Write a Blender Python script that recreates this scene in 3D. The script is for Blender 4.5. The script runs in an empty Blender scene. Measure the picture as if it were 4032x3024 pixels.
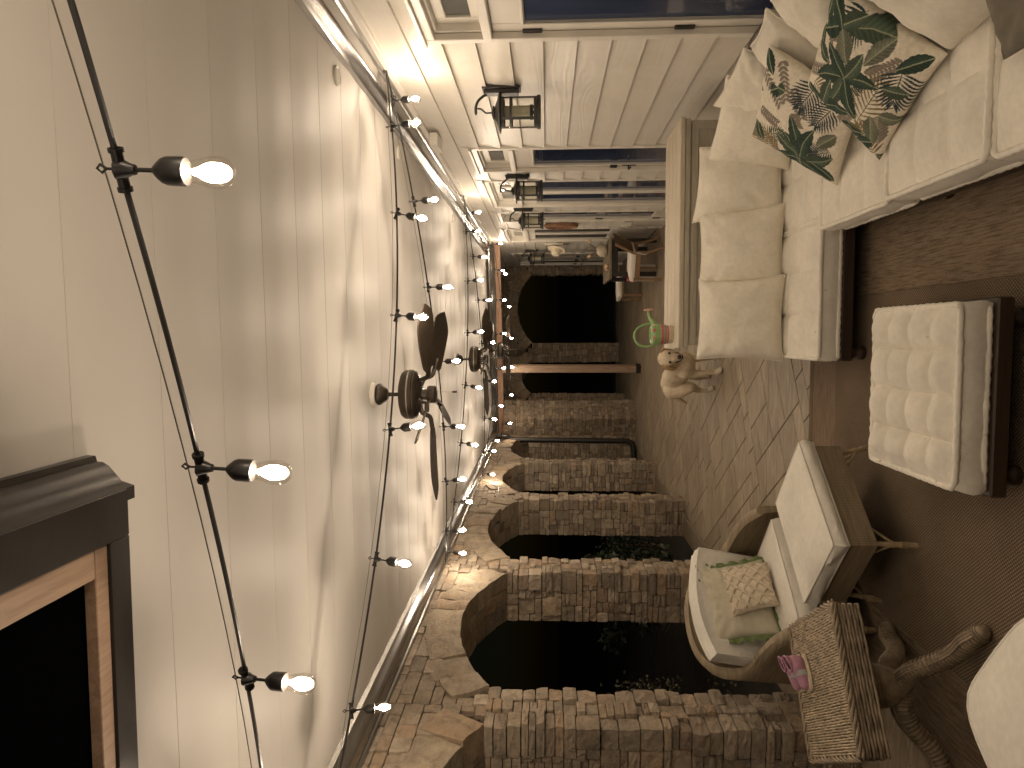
import bpy, bmesh, math, random
import numpy as np
from mathutils import Vector, Matrix, Euler, noise
random.seed(11)
RG = np.random.default_rng(11)
R = math.radians
SC = bpy.context.scene
COL = SC.collection

# ------------------------------------------------------------------ camera (phone held on its side, hence the 90 degree roll)
CAM_H = 1.78
psi, phi = R(3.8924), R(2.799)
right = Vector((math.cos(psi), math.sin(psi), 0))
fwd = Vector((-math.sin(psi) * math.cos(phi), math.cos(psi) * math.cos(phi), math.sin(phi)))
up = right.cross(fwd)
cam_data = bpy.data.cameras.new('camera')
cam = bpy.data.objects.new('camera', cam_data)
COL.objects.link(cam)
ax, ay, az = -up, right, -fwd
cam.matrix_world = Matrix(((ax.x, ay.x, az.x, 0), (ax.y, ay.y, az.y, 0), (ax.z, ay.z, az.z, CAM_H), (0, 0, 0, 1)))
cam_data.sensor_fit = 'HORIZONTAL'
cam_data.sensor_width = 36
cam_data.lens = 24.965
cam_data.clip_start = 0.05
cam_data.clip_end = 400
SC.camera = cam

# ------------------------------------------------------------------ night sky, faint moonlight, exposure
world = bpy.data.worlds.new('World')
SC.world = world
world.use_nodes = True
wn = world.node_tree
sky = wn.nodes.new('ShaderNodeTexSky')
sky.sky_type = 'NISHITA'
sky.sun_disc = False
sky.sun_elevation = R(4)
sky.sun_rotation = R(200)
wn.links.new(sky.outputs[0], wn.nodes['Background'].inputs[0])
wn.nodes['Background'].inputs[1].default_value = 0.0004
sun_d = bpy.data.lights.new('moonlight', 'SUN')
sun_d.energy = 0.002
sun_d.angle = R(0.5)
sun_d.color = (0.8, 0.88, 1.0)
sun_o = bpy.data.objects.new('moonlight', sun_d)
COL.objects.link(sun_o)
sun_o.rotation_euler = (R(50), 0, R(160))
SC.view_settings.view_transform = 'Standard'
SC.view_settings.look = 'None'
SC.view_settings.gamma = 1
SC.view_settings.exposure = 1.6
SC.view_settings.use_curve_mapping = False
BULB_GLOW = 152.0                 # radiance of the glowing filaments, the only lamps of the place
BULB_COLOR = (1.0, 0.82, 0.64)
SC.cycles.use_denoising = True
SC.cycles.max_bounces = 8
SC.cycles.diffuse_bounces = 5
SC.cycles.transparent_max_bounces = 16
SC.cycles.sample_clamp_indirect = 6
SC.cycles.caustics_reflective = False
SC.cycles.caustics_refractive = False
SC.cycles.blur_glossy = 0.5

# ------------------------------------------------------------------ helpers
class MB:
    def __init__(s):
        s.v = []; s.f = []
    def add(s, vs, fs):
        o = len(s.v)
        s.v += [tuple(p) for p in vs]
        s.f += [tuple(i + o for i in f) for f in fs]
        return s
    def box(s, x0, x1, y0, y1, z0, z1, c=0.0, M=None):
        x0, x1 = min(x0, x1), max(x0, x1); y0, y1 = min(y0, y1), max(y0, y1); z0, z1 = min(z0, z1), max(z0, z1)
        c = min(c, (x1 - x0) * .45, (y1 - y0) * .45, (z1 - z0) * .45)
        if c <= 0:
            vs = [(x, y, z) for x in (x0, x1) for y in (y0, y1) for z in (z0, z1)]
            fs = [(0, 1, 3, 2), (4, 6, 7, 5), (0, 4, 5, 1), (2, 3, 7, 6), (0, 2, 6, 4), (1, 5, 7, 3)]
        else:
            vs = []; ix = {}
            for i, x in enumerate((x0, x1)):
                for j, y in enumerate((y0, y1)):
                    for k, z in enumerate((z0, z1)):
                        xi = x + (c if i == 0 else -c); yi = y + (c if j == 0 else -c); zi = z + (c if k == 0 else -c)
                        for a, p in enumerate(((x, yi, zi), (xi, y, zi), (xi, yi, z))):
                            ix[i, j, k, a] = len(vs); vs.append(p)
            fs = []
            for i in (0, 1):
                fs.append([ix[i, j, k, 0] for j, k in ((0, 0), (1, 0), (1, 1), (0, 1))])
                fs.append([ix[j, i, k, 1] for j, k in ((0, 0), (1, 0), (1, 1), (0, 1))])
                fs.append([ix[j, k, i, 2] for j, k in ((0, 0), (1, 0), (1, 1), (0, 1))])
                for j in (0, 1):
                    fs.append([ix[i, j, 0, 0], ix[i, j, 1, 0], ix[i, j, 1, 1], ix[i, j, 0, 1]])
                    fs.append([ix[i, 0, j, 0], ix[i, 1, j, 0], ix[i, 1, j, 2], ix[i, 0, j, 2]])
                    fs.append([ix[0, i, j, 1], ix[1, i, j, 1], ix[1, i, j, 2], ix[0, i, j, 2]])
                    for k in (0, 1):
                        fs.append([ix[i, j, k, 0], ix[i, j, k, 1], ix[i, j, k, 2]])
        if M is not None:
            vs = [M @ Vector(p) for p in vs]
        return s.add(vs, fs)
    def tube(s, path, r, n=8, caps=True, flat=1.0, closed=False):
        path = [Vector(p) for p in path]
        m = len(path)
        rs = list(r) if hasattr(r, '__len__') else [r] * m
        vs = []; fs = []
        prev = None
        for i, p in enumerate(path):
            if closed:
                t = path[(i + 1) % m] - path[i - 1]
            else:
                t = path[min(i + 1, m - 1)] - path[max(i - 1, 0)]
            t = t.normalized() if t.length > 1e-9 else Vector((0, 0, 1))
            if prev is None:
                ref = Vector((0, 0, 1)) if abs(t.z) < .9 else Vector((1, 0, 0))
                nx = t.cross(ref).normalized()
            else:
                nx = prev - t * prev.dot(t)
                nx = nx.normalized() if nx.length > 1e-6 else t.orthogonal().normalized()
            prev = nx
            ny = t.cross(nx)
            for k in range(n):
                a = 2 * math.pi * k / n
                vs.append(p + nx * (rs[i] * math.cos(a)) + ny * (rs[i] * flat * math.sin(a)))
        for i in range(m if closed else m - 1):
            i2 = (i + 1) % m
            for k in range(n):
                fs.append((i * n + k, i * n + (k + 1) % n, i2 * n + (k + 1) % n, i2 * n + k))
        if caps and not closed:
            fs.append(tuple(range(n - 1, -1, -1)))
            fs.append(tuple((m - 1) * n + k for k in range(n)))
        return s.add(vs, fs)
    def lathe(s, prof, n=16, c=(0, 0, 0), M=None, caps=True):
        vs = []; fs = []
        for r, z in prof:
            for k in range(n):
                a = 2 * math.pi * k / n
                vs.append(Vector((r * math.cos(a), r * math.sin(a), z)))
        if M is not None: vs = [M @ v for v in vs]
        vs = [v + Vector(c) for v in vs]
        m = len(prof)
        for i in range(m - 1):
            for k in range(n):
                fs.append((i * n + k, i * n + (k + 1) % n, (i + 1) * n + (k + 1) % n, (i + 1) * n + k))
        if caps:
            fs.append(tuple(range(n - 1, -1, -1)))
            fs.append(tuple((m - 1) * n + k for k in range(n)))
        return s.add(vs, fs)
    def ball(s, c, r, n=12, m=8):
        rr = r if hasattr(r, '__len__') else (r, r, r)
        vs = [(c[0], c[1], c[2] - rr[2])]; fs = []
        for i in range(1, m):
            t = math.pi * i / m
            for k in range(n):
                a = 2 * math.pi * k / n
                vs.append((c[0] + rr[0] * math.sin(t) * math.cos(a), c[1] + rr[1] * math.sin(t) * math.sin(a), c[2] - rr[2] * math.cos(t)))
        vs.append((c[0], c[1], c[2] + rr[2]))
        for k in range(n):
            fs.append((0, 1 + (k + 1) % n, 1 + k))
            fs.append((len(vs) - 1, 1 + (m - 2) * n + k, 1 + (m - 2) * n + (k + 1) % n))
        for i in range(m - 2):
            for k in range(n):
                fs.append((1 + i * n + k, 1 + i * n + (k + 1) % n, 1 + (i + 1) * n + (k + 1) % n, 1 + (i + 1) * n + k))
        return s.add(vs, fs)
    def extrude(s, prof, axis_pts):
        """profile of (u, z) swept along pts: each pt = (base Vector, u-direction Vector)"""
        m = len(prof); vs = []; fs = []
        for b, ud in axis_pts:
            for u, z in prof:
                vs.append(Vector(b) + Vector(ud) * u + Vector((0, 0, z)))
        for i in range(len(axis_pts) - 1):
            for k in range(m):
                k2 = (k + 1) % m
                fs.append((i * m + k, i * m + k2, (i + 1) * m + k2, (i + 1) * m + k))
        fs.append(tuple(range(m - 1, -1, -1)))
        fs.append(tuple((len(axis_pts) - 1) * m + k for k in range(m)))
        return s.add(vs, fs)
    def mesh(s, name, smooth=None, recalc=True, off=None):
        me = bpy.data.meshes.new(name)
        vs = s.v if off is None else [(p[0] - off[0], p[1] - off[1], p[2] - off[2]) for p in s.v]
        me.from_pydata(vs, [], s.f)
        if recalc:
            bm = bmesh.new(); bm.from_mesh(me)
            bmesh.ops.recalc_face_normals(bm, faces=bm.faces)
            bm.to_mesh(me); bm.free()
        if smooth:
            me.polygons.foreach_set('use_smooth', [True] * len(me.polygons))
            if smooth is not True:
                me.set_sharp_from_angle(angle=R(smooth))
        me.update()
        return me
    def build(s, name, mat, parent=None, smooth=40, off=None, loc=None, recalc=True):
        """off: subtracted from the vertices (the world place of an unturned root)"""
        me = s.mesh(name, smooth, recalc, off)
        if mat is not None: me.materials.append(mat)
        return link(name, me, parent, loc)

def link(name, me, parent=None, loc=None):
    o = bpy.data.objects.new(name, me)
    COL.objects.link(o)
    if parent is not None: o.parent = parent
    if loc is not None: o.location = loc
    return o
def tag(o, label=None, cat=None, group=None, kind=None):
    if label: o['label'] = label
    if cat: o['category'] = cat
    if group: o['group'] = group
    if kind or cat: o['kind'] = kind or 'thing'
    return o
def thing(name, label, cat, loc=(0, 0, 0), rotz=0.0, group=None):
    o = bpy.data.objects.new(name, None)
    o.empty_display_size = .1
    COL.objects.link(o)
    o.location = loc; o.rotation_euler = (0, 0, rotz)
    return tag(o, label, cat, group)
def lerp(a, b, t): return a + (b - a) * t
def smoothpath(pts, n=8):
    """Catmull-Rom through pts"""
    P = [Vector(p) for p in pts]; out = []
    for i in range(len(P) - 1):
        p0 = P[max(i - 1, 0)]; p1 = P[i]; p2 = P[i + 1]; p3 = P[min(i + 2, len(P) - 1)]
        for k in range(n):
            t = k / n
            out.append(.5 * ((2 * p1) + (p2 - p0) * t + (2 * p0 - 5 * p1 + 4 * p2 - p3) * t * t + (3 * p1 - p0 - 3 * p2 + p3) * t ** 3))
    out.append(P[-1])
    return out

# ------------------------------------------------------------------ materials
def nt(name):
    m = bpy.data.materials.new(name); m.use_nodes = True
    t = m.node_tree
    return m, t, t.nodes['Principled BSDF']
def N(t, kind, **kw):
    n = t.nodes.new(kind)
    for k, v in kw.items():
        if k.startswith('i_'):
            n.inputs[k[2:].replace('_', ' ')].default_value = v
        else:
            setattr(n, k, v)
    return n
def coords(t, kind='pos', scale=(1, 1, 1), rand=False, rot=(0, 0, 0)):
    if kind == 'pos':
        out = N(t, 'ShaderNodeNewGeometry').outputs['Position']
    else:
        out = N(t, 'ShaderNodeTexCoord').outputs['Object']
    if rand:
        oi = N(t, 'ShaderNodeObjectInfo')
        mu = N(t, 'ShaderNodeVectorMath', operation='SCALE'); mu.inputs[0].default_value = (37, 91, 53)
        t.links.new(oi.outputs['Random'], mu.inputs['Scale'])
        ad = N(t, 'ShaderNodeVectorMath', operation='ADD')
        t.links.new(out, ad.inputs[0]); t.links.new(mu.outputs[0], ad.inputs[1]); out = ad.outputs[0]
    mp = N(t, 'ShaderNodeMapping'); mp.inputs['Scale'].default_value = scale; mp.inputs['Rotation'].default_value = rot
    t.links.new(out, mp.inputs['Vector'])
    return mp.outputs[0]
def ramp(t, fac, stops):
    r = N(t, 'ShaderNodeValToRGB')
    el = r.color_ramp.elements
    while len(el) < len(stops): el.new(.5)
    for e, (p, c) in zip(el, stops):
        e.position = p; e.color = (*c, 1)
    t.links.new(fac, r.inputs[0])
    return r.outputs[0]
def bump(t, bs, height, strength, dist=.01, nrm=None):
    b = N(t, 'ShaderNodeBump'); b.inputs['Strength'].default_value = strength; b.inputs['Distance'].default_value = dist
    t.links.new(height, b.inputs['Height'])
    if nrm is not None: t.links.new(nrm, b.inputs['Normal'])
    t.links.new(b.outputs[0], bs.inputs['Normal'])
    return b.outputs[0]
def noise_n(t, vec, scale, detail=4, rough=.55, dist=0):
    n = N(t, 'ShaderNodeTexNoise'); n.inputs['Scale'].default_value = scale; n.inputs['Detail'].default_value = detail
    n.inputs['Roughness'].default_value = rough; n.inputs['Distortion'].default_value = dist
    t.links.new(vec, n.inputs['Vector'])
    return n.outputs['Fac']
def mixc(t, a, b, fac, mode='MIX'):
    m = N(t, 'ShaderNodeMix', data_type='RGBA', blend_type=mode)
    for s, v in ((0, fac), (6, a), (7, b)):
        if hasattr(v, 'is_linked') or hasattr(v, 'links'): t.links.new(v, m.inputs[s])
        elif s == 0: m.inputs[0].default_value = v
        else: m.inputs[s].default_value = (*v, 1) if len(v) == 3 else v
    return m.outputs[2]
def sc(c, k): return tuple(min(1, x * k) for x in c)

def plain(name, c, rough=.6, var=.12, vs=6, bs=60, bstr=.15, metallic=0, spec=.5, kind='pos', stretch=(1, 1, 1), rand=0.0, bdist=.004, rvar=0.0, sheen=0):
    m, t, b = nt(name)
    v = coords(t, kind, stretch, rand=rand > 0)
    n1 = noise_n(t, v, vs)
    col = ramp(t, n1, [(.3, sc(c, 1 - var)), (.7, sc(c, 1 + var))])
    if rand > 0:
        oi = N(t, 'ShaderNodeObjectInfo')
        k = ramp(t, oi.outputs['Random'], [(0, (1 - rand,) * 3), (1, (1 + rand * .0 + 0.0,) * 3)])
        col = mixc(t, col, k, 1.0, 'MULTIPLY')
    t.links.new(col, b.inputs['Base Color'])
    b.inputs['Roughness'].default_value = rough
    if rvar:
        mr = N(t, 'ShaderNodeMapRange'); mr.inputs[3].default_value = rough - rvar; mr.inputs[4].default_value = rough + rvar
        t.links.new(noise_n(t, v, vs * 2.3), mr.inputs[0]); t.links.new(mr.outputs[0], b.inputs['Roughness'])
    b.inputs['Metallic'].default_value = metallic
    b.inputs['Specular IOR Level'].default_value = spec
    if sheen:
        b.inputs['Sheen Weight'].default_value = sheen
    if bstr: bump(t, b, noise_n(t, v, bs, 3), bstr, bdist)
    return m
def wood(name, c, c2, axis=0, rough=.6, scale=1.0, kind='obj', rand=True, bstr=.25):
    m, t, b = nt(name)
    st = [14, 14, 14]; st[axis] = 1.1
    v = coords(t, kind, tuple(x * scale for x in st), rand=rand)
    n1 = noise_n(t, v, 1.6, 6, .6, 1.2)
    n2 = noise_n(t, v, 9, 4, .6, .3)
    col = ramp(t, n1, [(.28, c2), (.5, lerp(np.array(c), np.array(c2), .4)), (.72, c)])
    col = mixc(t, col, ramp(t, n2, [(.3, (.72,) * 3), (.65, (1,) * 3)]), .8, 'MULTIPLY')
    t.links.new(col, b.inputs['Base Color'])
    b.inputs['Roughness'].default_value = rough
    bump(t, b, n2, bstr, .003)
    return m
def fabric(name, c, rough=.9, weave=900, stain=.0):
    m, t, b = nt(name)
    v = coords(t, 'obj', (1, 1, 1), rand=True)
    n1 = noise_n(t, v, 3.5, 4)
    col = ramp(t, n1, [(.3, sc(c, .88)), (.7, sc(c, 1.05))])
    n3 = noise_n(t, v, 40, 2)
    col = mixc(t, col, ramp(t, n3, [(.35, (.93,) * 3), (.65, (1,) * 3)]), 1, 'MULTIPLY')
    if stain:
        sp = noise_n(t, v, 28, 3)
        k = ramp(t, sp, [(.70, (1, 1, 1)), (.76, (1 - stain, 1 - stain * 1.15, 1 - stain * 1.4))])
        col = mixc(t, col, k, 1, 'MULTIPLY')
    t.links.new(col, b.inputs['Base Color'])
    b.inputs['Roughness'].default_value = rough
    b.inputs['Specular IOR Level'].default_value = .2
    b.inputs['Sheen Weight'].default_value = .15
    h = mixc(t, noise_n(t, v, 14, 4), noise_n(t, v, weave * .35, 2), .35)
    bump(t, b, h, .35, .006)
    return m
def siding_mat(name, c):
    m, t, b = nt(name)
    v = coords(t, 'pos', (1, .5, 3.6), rand=True)
    n0 = noise_n(t, v, 1.5, 1.5, .45, .25)
    mu = N(t, 'ShaderNodeMath', operation='MULTIPLY'); mu.inputs[1].default_value = 75; t.links.new(n0, mu.inputs[0])
    sn = N(t, 'ShaderNodeMath', operation='SINE'); t.links.new(mu.outputs[0], sn.inputs[0])
    mr = N(t, 'ShaderNodeMapRange'); mr.inputs[1].default_value = -1; t.links.new(sn.outputs[0], mr.inputs[0])
    f = noise_n(t, coords(t, 'pos', (1, 5, 90), rand=True), 1.0, 3)
    h = mixc(t, mr.outputs[0], f, .4)
    col = ramp(t, noise_n(t, v, .8), [(.3, sc(c, .93)), (.7, sc(c, 1.03))])
    col = mixc(t, col, ramp(t, mr.outputs[0], [(0, (.98,) * 3), (.4, (1,) * 3)]), 1, 'MULTIPLY')
    dirt = noise_n(t, coords(t, 'pos', (1, 1.2, 1)), 1.1, 5, .65)
    col = mixc(t, col, ramp(t, dirt, [(.28, (.88, .86, .82)), (.55, (1, 1, 1))]), 1, 'MULTIPLY')
    t.links.new(col, b.inputs['Base Color'])
    b.inputs['Roughness'].default_value = .40
    bump(t, b, h, .32, .003)
    return m
def stone_mat(name, stops, rough=.85):
    m, t, b = nt(name)
    oi = N(t, 'ShaderNodeObjectInfo')
    base = ramp(t, oi.outputs['Random'], stops)
    v = coords(t, 'pos', (1, 1, 1), rand=True)
    n1 = noise_n(t, v, 9, 6, .65, .6)
    n2 = noise_n(t, v, 45, 5, .65)
    vb = coords(t, 'pos', (3, 3, 16), rand=True)
    n3 = noise_n(t, vb, 1.6, 4, .6, .8)
    col = mixc(t, base, ramp(t, n1, [(.28, (.5, .47, .45)), (.5, (1, 1, 1)), (.74, (1.35, 1.28, 1.15))]), .8, 'MULTIPLY')
    col = mixc(t, col, ramp(t, n3, [(.3, (.72, .66, .58)), (.6, (1, 1, 1))]), .6, 'MULTIPLY')
    col = mixc(t, col, ramp(t, n2, [(.3, (.7,) * 3), (.6, (1,) * 3)]), .6, 'MULTIPLY')
    t.links.new(col, b.inputs['Base Color'])
    b.inputs['Roughness'].default_value = rough
    h = mixc(t, n1, n2, .45)
    bump(t, b, h, 1.0, .022)
    return m
def rug_mat(name, c1, c2, p=.016, dots=True, axis=0):
    m, t, b = nt(name)
    g = coords(t, 'pos')
    sp = N(t, 'ShaderNodeSeparateXYZ'); t.links.new(g, sp.inputs[0])
    def sn(out, per, ph=0):
        a = N(t, 'ShaderNodeMath', operation='MULTIPLY'); a.inputs[1].default_value = 2 * math.pi / per; t.links.new(out, a.inputs[0])
        c = N(t, 'ShaderNodeMath', operation='SINE'); t.links.new(a.outputs[0], c.inputs[0]); return c.outputs[0]
    if dots:
        mu = N(t, 'ShaderNodeMath', operation='MULTIPLY')
        t.links.new(sn(sp.outputs[0], p), mu.inputs[0]); t.links.new(sn(sp.outputs[1], p * 1.15), mu.inputs[1])
        pat = ramp(t, mu.outputs[0], [(.05, c1), (.42, c2)])
        hh = mu.outputs[0]
    else:
        st = [7, 7, 7]; st[axis] = 130
        nn = noise_n(t, coords(t, 'pos', tuple(st)), 1.0, 4, .6)
        pat = ramp(t, nn, [(.36, c2), (.56, c1)])
        hh = nn
    n1 = noise_n(t, coords(t, 'pos', (1, 1, 1)), 2.2, 4)
    col = mixc(t, pat, ramp(t, n1, [(.3, (.8, .78, .78)), (.7, (1.1, 1.06, 1.0))]), 1, 'MULTIPLY')
    n2 = noise_n(t, g, 160, 2)
    col = mixc(t, col, ramp(t, n2, [(.3, (.72,) * 3), (.7, (1.1,) * 3)]), .7, 'MULTIPLY')
    t.links.new(col, b.inputs['Base Color'])
    b.inputs['Roughness'].default_value = .95
    b.inputs['Specular IOR Level'].default_value = .1
    bump(t, b, hh, .6, .004)
    return m
def weave_mat(name, c1, c2, p=.013):
    m, t, b = nt(name)
    g = coords(t, 'obj')
    sp = N(t, 'ShaderNodeSeparateXYZ'); t.links.new(g, sp.inputs[0])
    su = N(t, 'ShaderNodeMath', operation='ADD'); t.links.new(sp.outputs[0], su.inputs[0]); t.links.new(sp.outputs[1], su.inputs[1])
    def sn(out, per):
        a = N(t, 'ShaderNodeMath', operation='MULTIPLY'); a.inputs[1].default_value = 2 * math.pi / per; t.links.new(out, a.inputs[0])
        c = N(t, 'ShaderNodeMath', operation='SINE'); t.links.new(a.outputs[0], c.inputs[0]); return c.outputs[0]
    mu = N(t, 'ShaderNodeMath', operation='MULTIPLY')
    t.links.new(sn(su.outputs[0], p * 1.5), mu.inputs[0]); t.links.new(sn(sp.outputs[2], p), mu.inputs[1])
    ad = N(t, 'ShaderNodeMath', operation='ABSOLUTE'); t.links.new(mu.outputs[0], ad.inputs[0])
    n1 = noise_n(t, coords(t, 'obj', (3, 3, 40)), 2, 4)
    col = ramp(t, ad.outputs[0], [(.02, c2), (.4, c1)])
    col = mixc(t, col, ramp(t, n1, [(.3, (.7, .68, .64)), (.7, (1.15, 1.12, 1.05))]), 1, 'MULTIPLY')
    t.links.new(col, b.inputs['Base Color'])
    b.inputs['Roughness'].default_value = .6
    bump(t, b, ad.outputs[0], .5, .004)
    return m
def attr_mat(name, attr='Col', rough=.85, wb=300, bstr=.2):
    m, t, b = nt(name)
    a = N(t, 'ShaderNodeAttribute'); a.attribute_name = attr
    v = coords(t, 'obj')
    col = mixc(t, a.outputs['Color'], ramp(t, noise_n(t, v, 50, 3), [(.3, (.86,) * 3), (.7, (1.08,) * 3)]), 1, 'MULTIPLY')
    t.links.new(col, b.inputs['Base Color'])
    b.inputs['Roughness'].default_value = rough
    b.inputs['Specular IOR Level'].default_value = .2
    bump(t, b, noise_n(t, v, wb, 2), bstr, .003)
    return m

M = {}
M['ceiling'] = plain('ceiling_paint', (.66, .63, .585), .50, .02, 2.5, 220, .05, rand=.03, spec=.22, bdist=.002)
M['siding'] = siding_mat('siding_paint', (.68, .645, .58))
M['trim'] = plain('trim_paint', (.69, .655, .585), .4, .05, 5, 90, .1)
M['wall_core'] = plain('sheathing', (.3, .27, .22), .8)
M['pane'] = None
m, t, b = nt('night_glass'); b.inputs['Base Color'].default_value = (.012, .017, .036, 1); b.inputs['Roughness'].default_value = .06; b.inputs['Specular IOR Level'].default_value = .6
t.links.new(ramp(t, noise_n(t, coords(t, 'pos', (1, 1.2, .3)), 1.4), [(.35, (.022, .030, .058)), (.7, (.055, .074, .135))]), b.inputs['Base Color'])  # navy tones put dim bluish room light and reflections into the pane colour
M['pane'] = m
M['pane_grey'] = plain('screen_mesh_dark', (.035, .034, .03), .5, .1)
M['pane_transom'] = plain('transom_glass', (.10, .105, .10), .12, .12, 3, 10, 0)
M['gutter'] = plain('bronze_aluminium', (.27, .26, .245), .24, .12, 2, 30, 0, metallic=.9, rvar=.06)
M['black'] = plain('black_rubber', (.012, .011, .010), .38, .1, 30, 200, .05)
M['black_metal'] = plain('black_painted_metal', (.018, .017, .014), .42, .2, 12, 150, .15)
M['bronze'] = plain('dark_bronze', (.040, .030, .020), .4, .25, 14, 150, .12, metallic=.4)
M['blade'] = plain('dark_wicker_blade', (.045, .032, .020), .55, .2, 30, 260, .3)
M['steel'] = plain('steel_wire', (.22, .2, .17), .4, .1, metallic=.8)
M['white_metal'] = plain('white_vent_paint', (.66, .63, .56), .45, .05)
M['cedar'] = wood('cedar', (.43, .315, .225), (.24, .16, .105), 2, .6, kind='pos')
M['cedar_x'] = wood('cedar_beam', (.34, .20, .125), (.20, .11, .065), 0, .6, kind='pos')
M['wood_trim'] = wood('fresh_pine', (.40, .27, .175), (.24, .145, .09), 1, .55, kind='pos')
M['console'] = wood('weathered_pine', (.64, .575, .455), (.48, .415, .315), 0, .65, kind='pos')
M['console_grey'] = wood('greyed_pine', (.50, .46, .37), (.36, .32, .25), 0, .7, kind='pos')
M['dark_wood'] = wood('dark_stained_wood', (.055, .032, .020), (.022, .013, .009), 0, .5, kind='pos')
M['teak'] = wood('oiled_teak', (.36, .22, .12), (.20, .115, .06), 2, .6)
M['grey_wood'] = wood('greyed_teak', (.28, .23, .16), (.16, .13, .09), 0, .7, kind='pos')
STOPS = [(0, (.27, .225, .17)), (.18, (.37, .31, .235)), (.34, (.30, .245, .185)), (.5, (.45, .385, .30)), (.66, (.40, .30, .205)), (.78, (.24, .20, .16)), (.9, (.345, .28, .21)), (1, (.48, .41, .32))]
M['stone'] = stone_mat('field_stone', STOPS)
M['voussoir'] = stone_mat('arch_stone', [(0, (.36, .30, .225)), (.35, (.42, .35, .26)), (.65, (.36, .305, .235)), (.85, (.40, .30, .205)), (1, (.33, .275, .205))])
M['mortar'] = plain('dark_joint', (.055, .042, .03), .95, .2, 20, 90, .4)
M['canvas'] = fabric('cream_canvas', (.86, .82, .73))
M['canvas2'] = fabric('cream_canvas_stained', (.86, .82, .73), stain=.35)
M['linen'] = fabric('natural_linen', (.85, .80, .69))
M['slip'] = fabric('white_slipcover', (.84, .81, .73))
M['sage'] = fabric('sage_linen', (.54, .50, .385))
M['sage_trim'] = fabric('green_ruffle', (.17, .23, .095))
M['macrame'] = fabric('macrame_cotton', (.66, .575, .45))
M['taupe'] = fabric('taupe_throw', (.17, .15, .115))
M['rug'] = rug_mat('woven_rug_field', (.13, .10, .072), (.31, .245, .18), .0165)
M['rug_border_y'] = rug_mat('woven_rug_border_side', (.24, .19, .138), (.13, .098, .068), dots=False, axis=0)
M['rug_border_x'] = rug_mat('woven_rug_border_end', (.25, .195, .145), (.15, .11, .08), dots=False, axis=1)
M['wicker'] = weave_mat('fine_wicker', (.37, .305, .215), (.20, .155, .105))
M['cane'] = plain('rattan_cane', (.36, .275, .165), .45, .25, 18, 120, .2, kind='obj')
M['strand'] = plain('wicker_strand', (.45, .365, .26), .5, .35, 22, 160, .25, kind='obj')
M['strand_dark'] = plain('wicker_core', (.06, .042, .026), .8, .2)
M['strand_rim'] = plain('wicker_rim_strand', (.29, .228, .155), .5, .35, 22, 160, .25, kind='obj')
M['pink'] = fabric('pink_felt', (.47, .25, .34))
M['cream_sole'] = plain('cream_rubber', (.74, .66, .52), .5, .05)
M['grey_strap'] = fabric('pale_grey_strap', (.42, .45, .43))
M['leather'] = weave_mat('woven_leather', (.16, .095, .05), (.06, .035, .02), .02)
M['ceramic'] = plain('cream_ceramic', (.62, .55, .43), .3, .06)
M['flower'] = plain('peach_petal', (.72, .52, .34), .7, .15)
M['twig'] = plain('dry_twig', (.16, .10, .055), .8, .3)
M['redbag'] = plain('red_label', (.34, .06, .07), .45, .1)
M['whitebag'] = plain('white_plastic', (.62, .58, .53), .45, .1)
M['straw'] = weave_mat('straw_weave', (.34, .18, .10), (.14, .075, .045), .03)
M['hat'] = fabric('cream_hat_felt', (.74, .66, .50))
M['ground'] = plain('dark_soil', (.03, .026, .018), .95, .3, 3, 40, .5)
M['leaf'] = plain('evergreen_leaf', (.024, .036, .017), .5, .35, 5, 40, 0)
M['leaf2'] = plain('dry_shrub_leaf', (.055, .052, .03), .6, .35, 5, 40, 0)
M['can_green'] = plain('green_glaze', (.25, .41, .17), .28, .12, 18, 60, .05, kind='obj')
M['can_pink'] = plain('pink_glaze', (.60, .16, .17), .3, .1)
M['can_teal'] = plain('teal_glaze', (.09, .33, .235), .3, .1)
M['can_cream'] = plain('cream_glaze', (.62, .56, .42), .3, .06)
M['can_peach'] = plain('peach_glaze', (.66, .36, .29), .3, .1)
M['can_dot'] = plain('dark_red_dot', (.25, .03, .05), .35, .1)
M['can_greendot'] = plain('dark_green_dot', (.04, .13, .06), .35, .1)
M['dogblack'] = plain('dog_nose_black', (.012, .010, .009), .25, .1)
M['hood_black'] = plain('black_cavity', (.0015, .0015, .0018), 1.0, .05, bstr=0, spec=0)
M['hood_metal'] = plain('dark_painted_steel', (.035, .031, .028), .3, .15, 6, 60, .08, metallic=.5, rvar=.06)

def floor_tile_mat():
    m, t, b = nt('stamped_concrete')
    oi = N(t, 'ShaderNodeObjectInfo')
    v = coords(t, 'pos', (5, 30, 10), rand=True)
    n1 = noise_n(t, v, 1.0, 6, .65, .6)
    v2 = coords(t, 'pos', (1, 2.4, 1))
    n2 = noise_n(t, v2, 2.2, 5, .6, .4)
    col = ramp(t, n1, [(.25, (.20, .17, .13)), (.5, (.31, .265, .205)), (.75, (.42, .365, .285))])
    col = mixc(t, col, ramp(t, n2, [(.3, (.78, .75, .7)), (.7, (1.12, 1.1, 1.05))]), 1, 'MULTIPLY')
    col = mixc(t, col, ramp(t, oi.outputs['Random'], [(0, (.84, .82, .8)), (1, (1.1, 1.08, 1.05))]), 1, 'MULTIPLY')
    t.links.new(col, b.inputs['Base Color'])
    b.inputs['Roughness'].default_value = .5
    b.inputs['Specular IOR Level'].default_value = .35
    bump(t, b, n1, .5, .005)
    return m
M['tile'] = floor_tile_mat()
M['joint'] = plain('tile_joint', (.085, .064, .043), .9, .2, 10)
M['kerb'] = plain('kerb_stone', (.17, .135, .09), .7, .2, 8, 40, .3)

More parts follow.
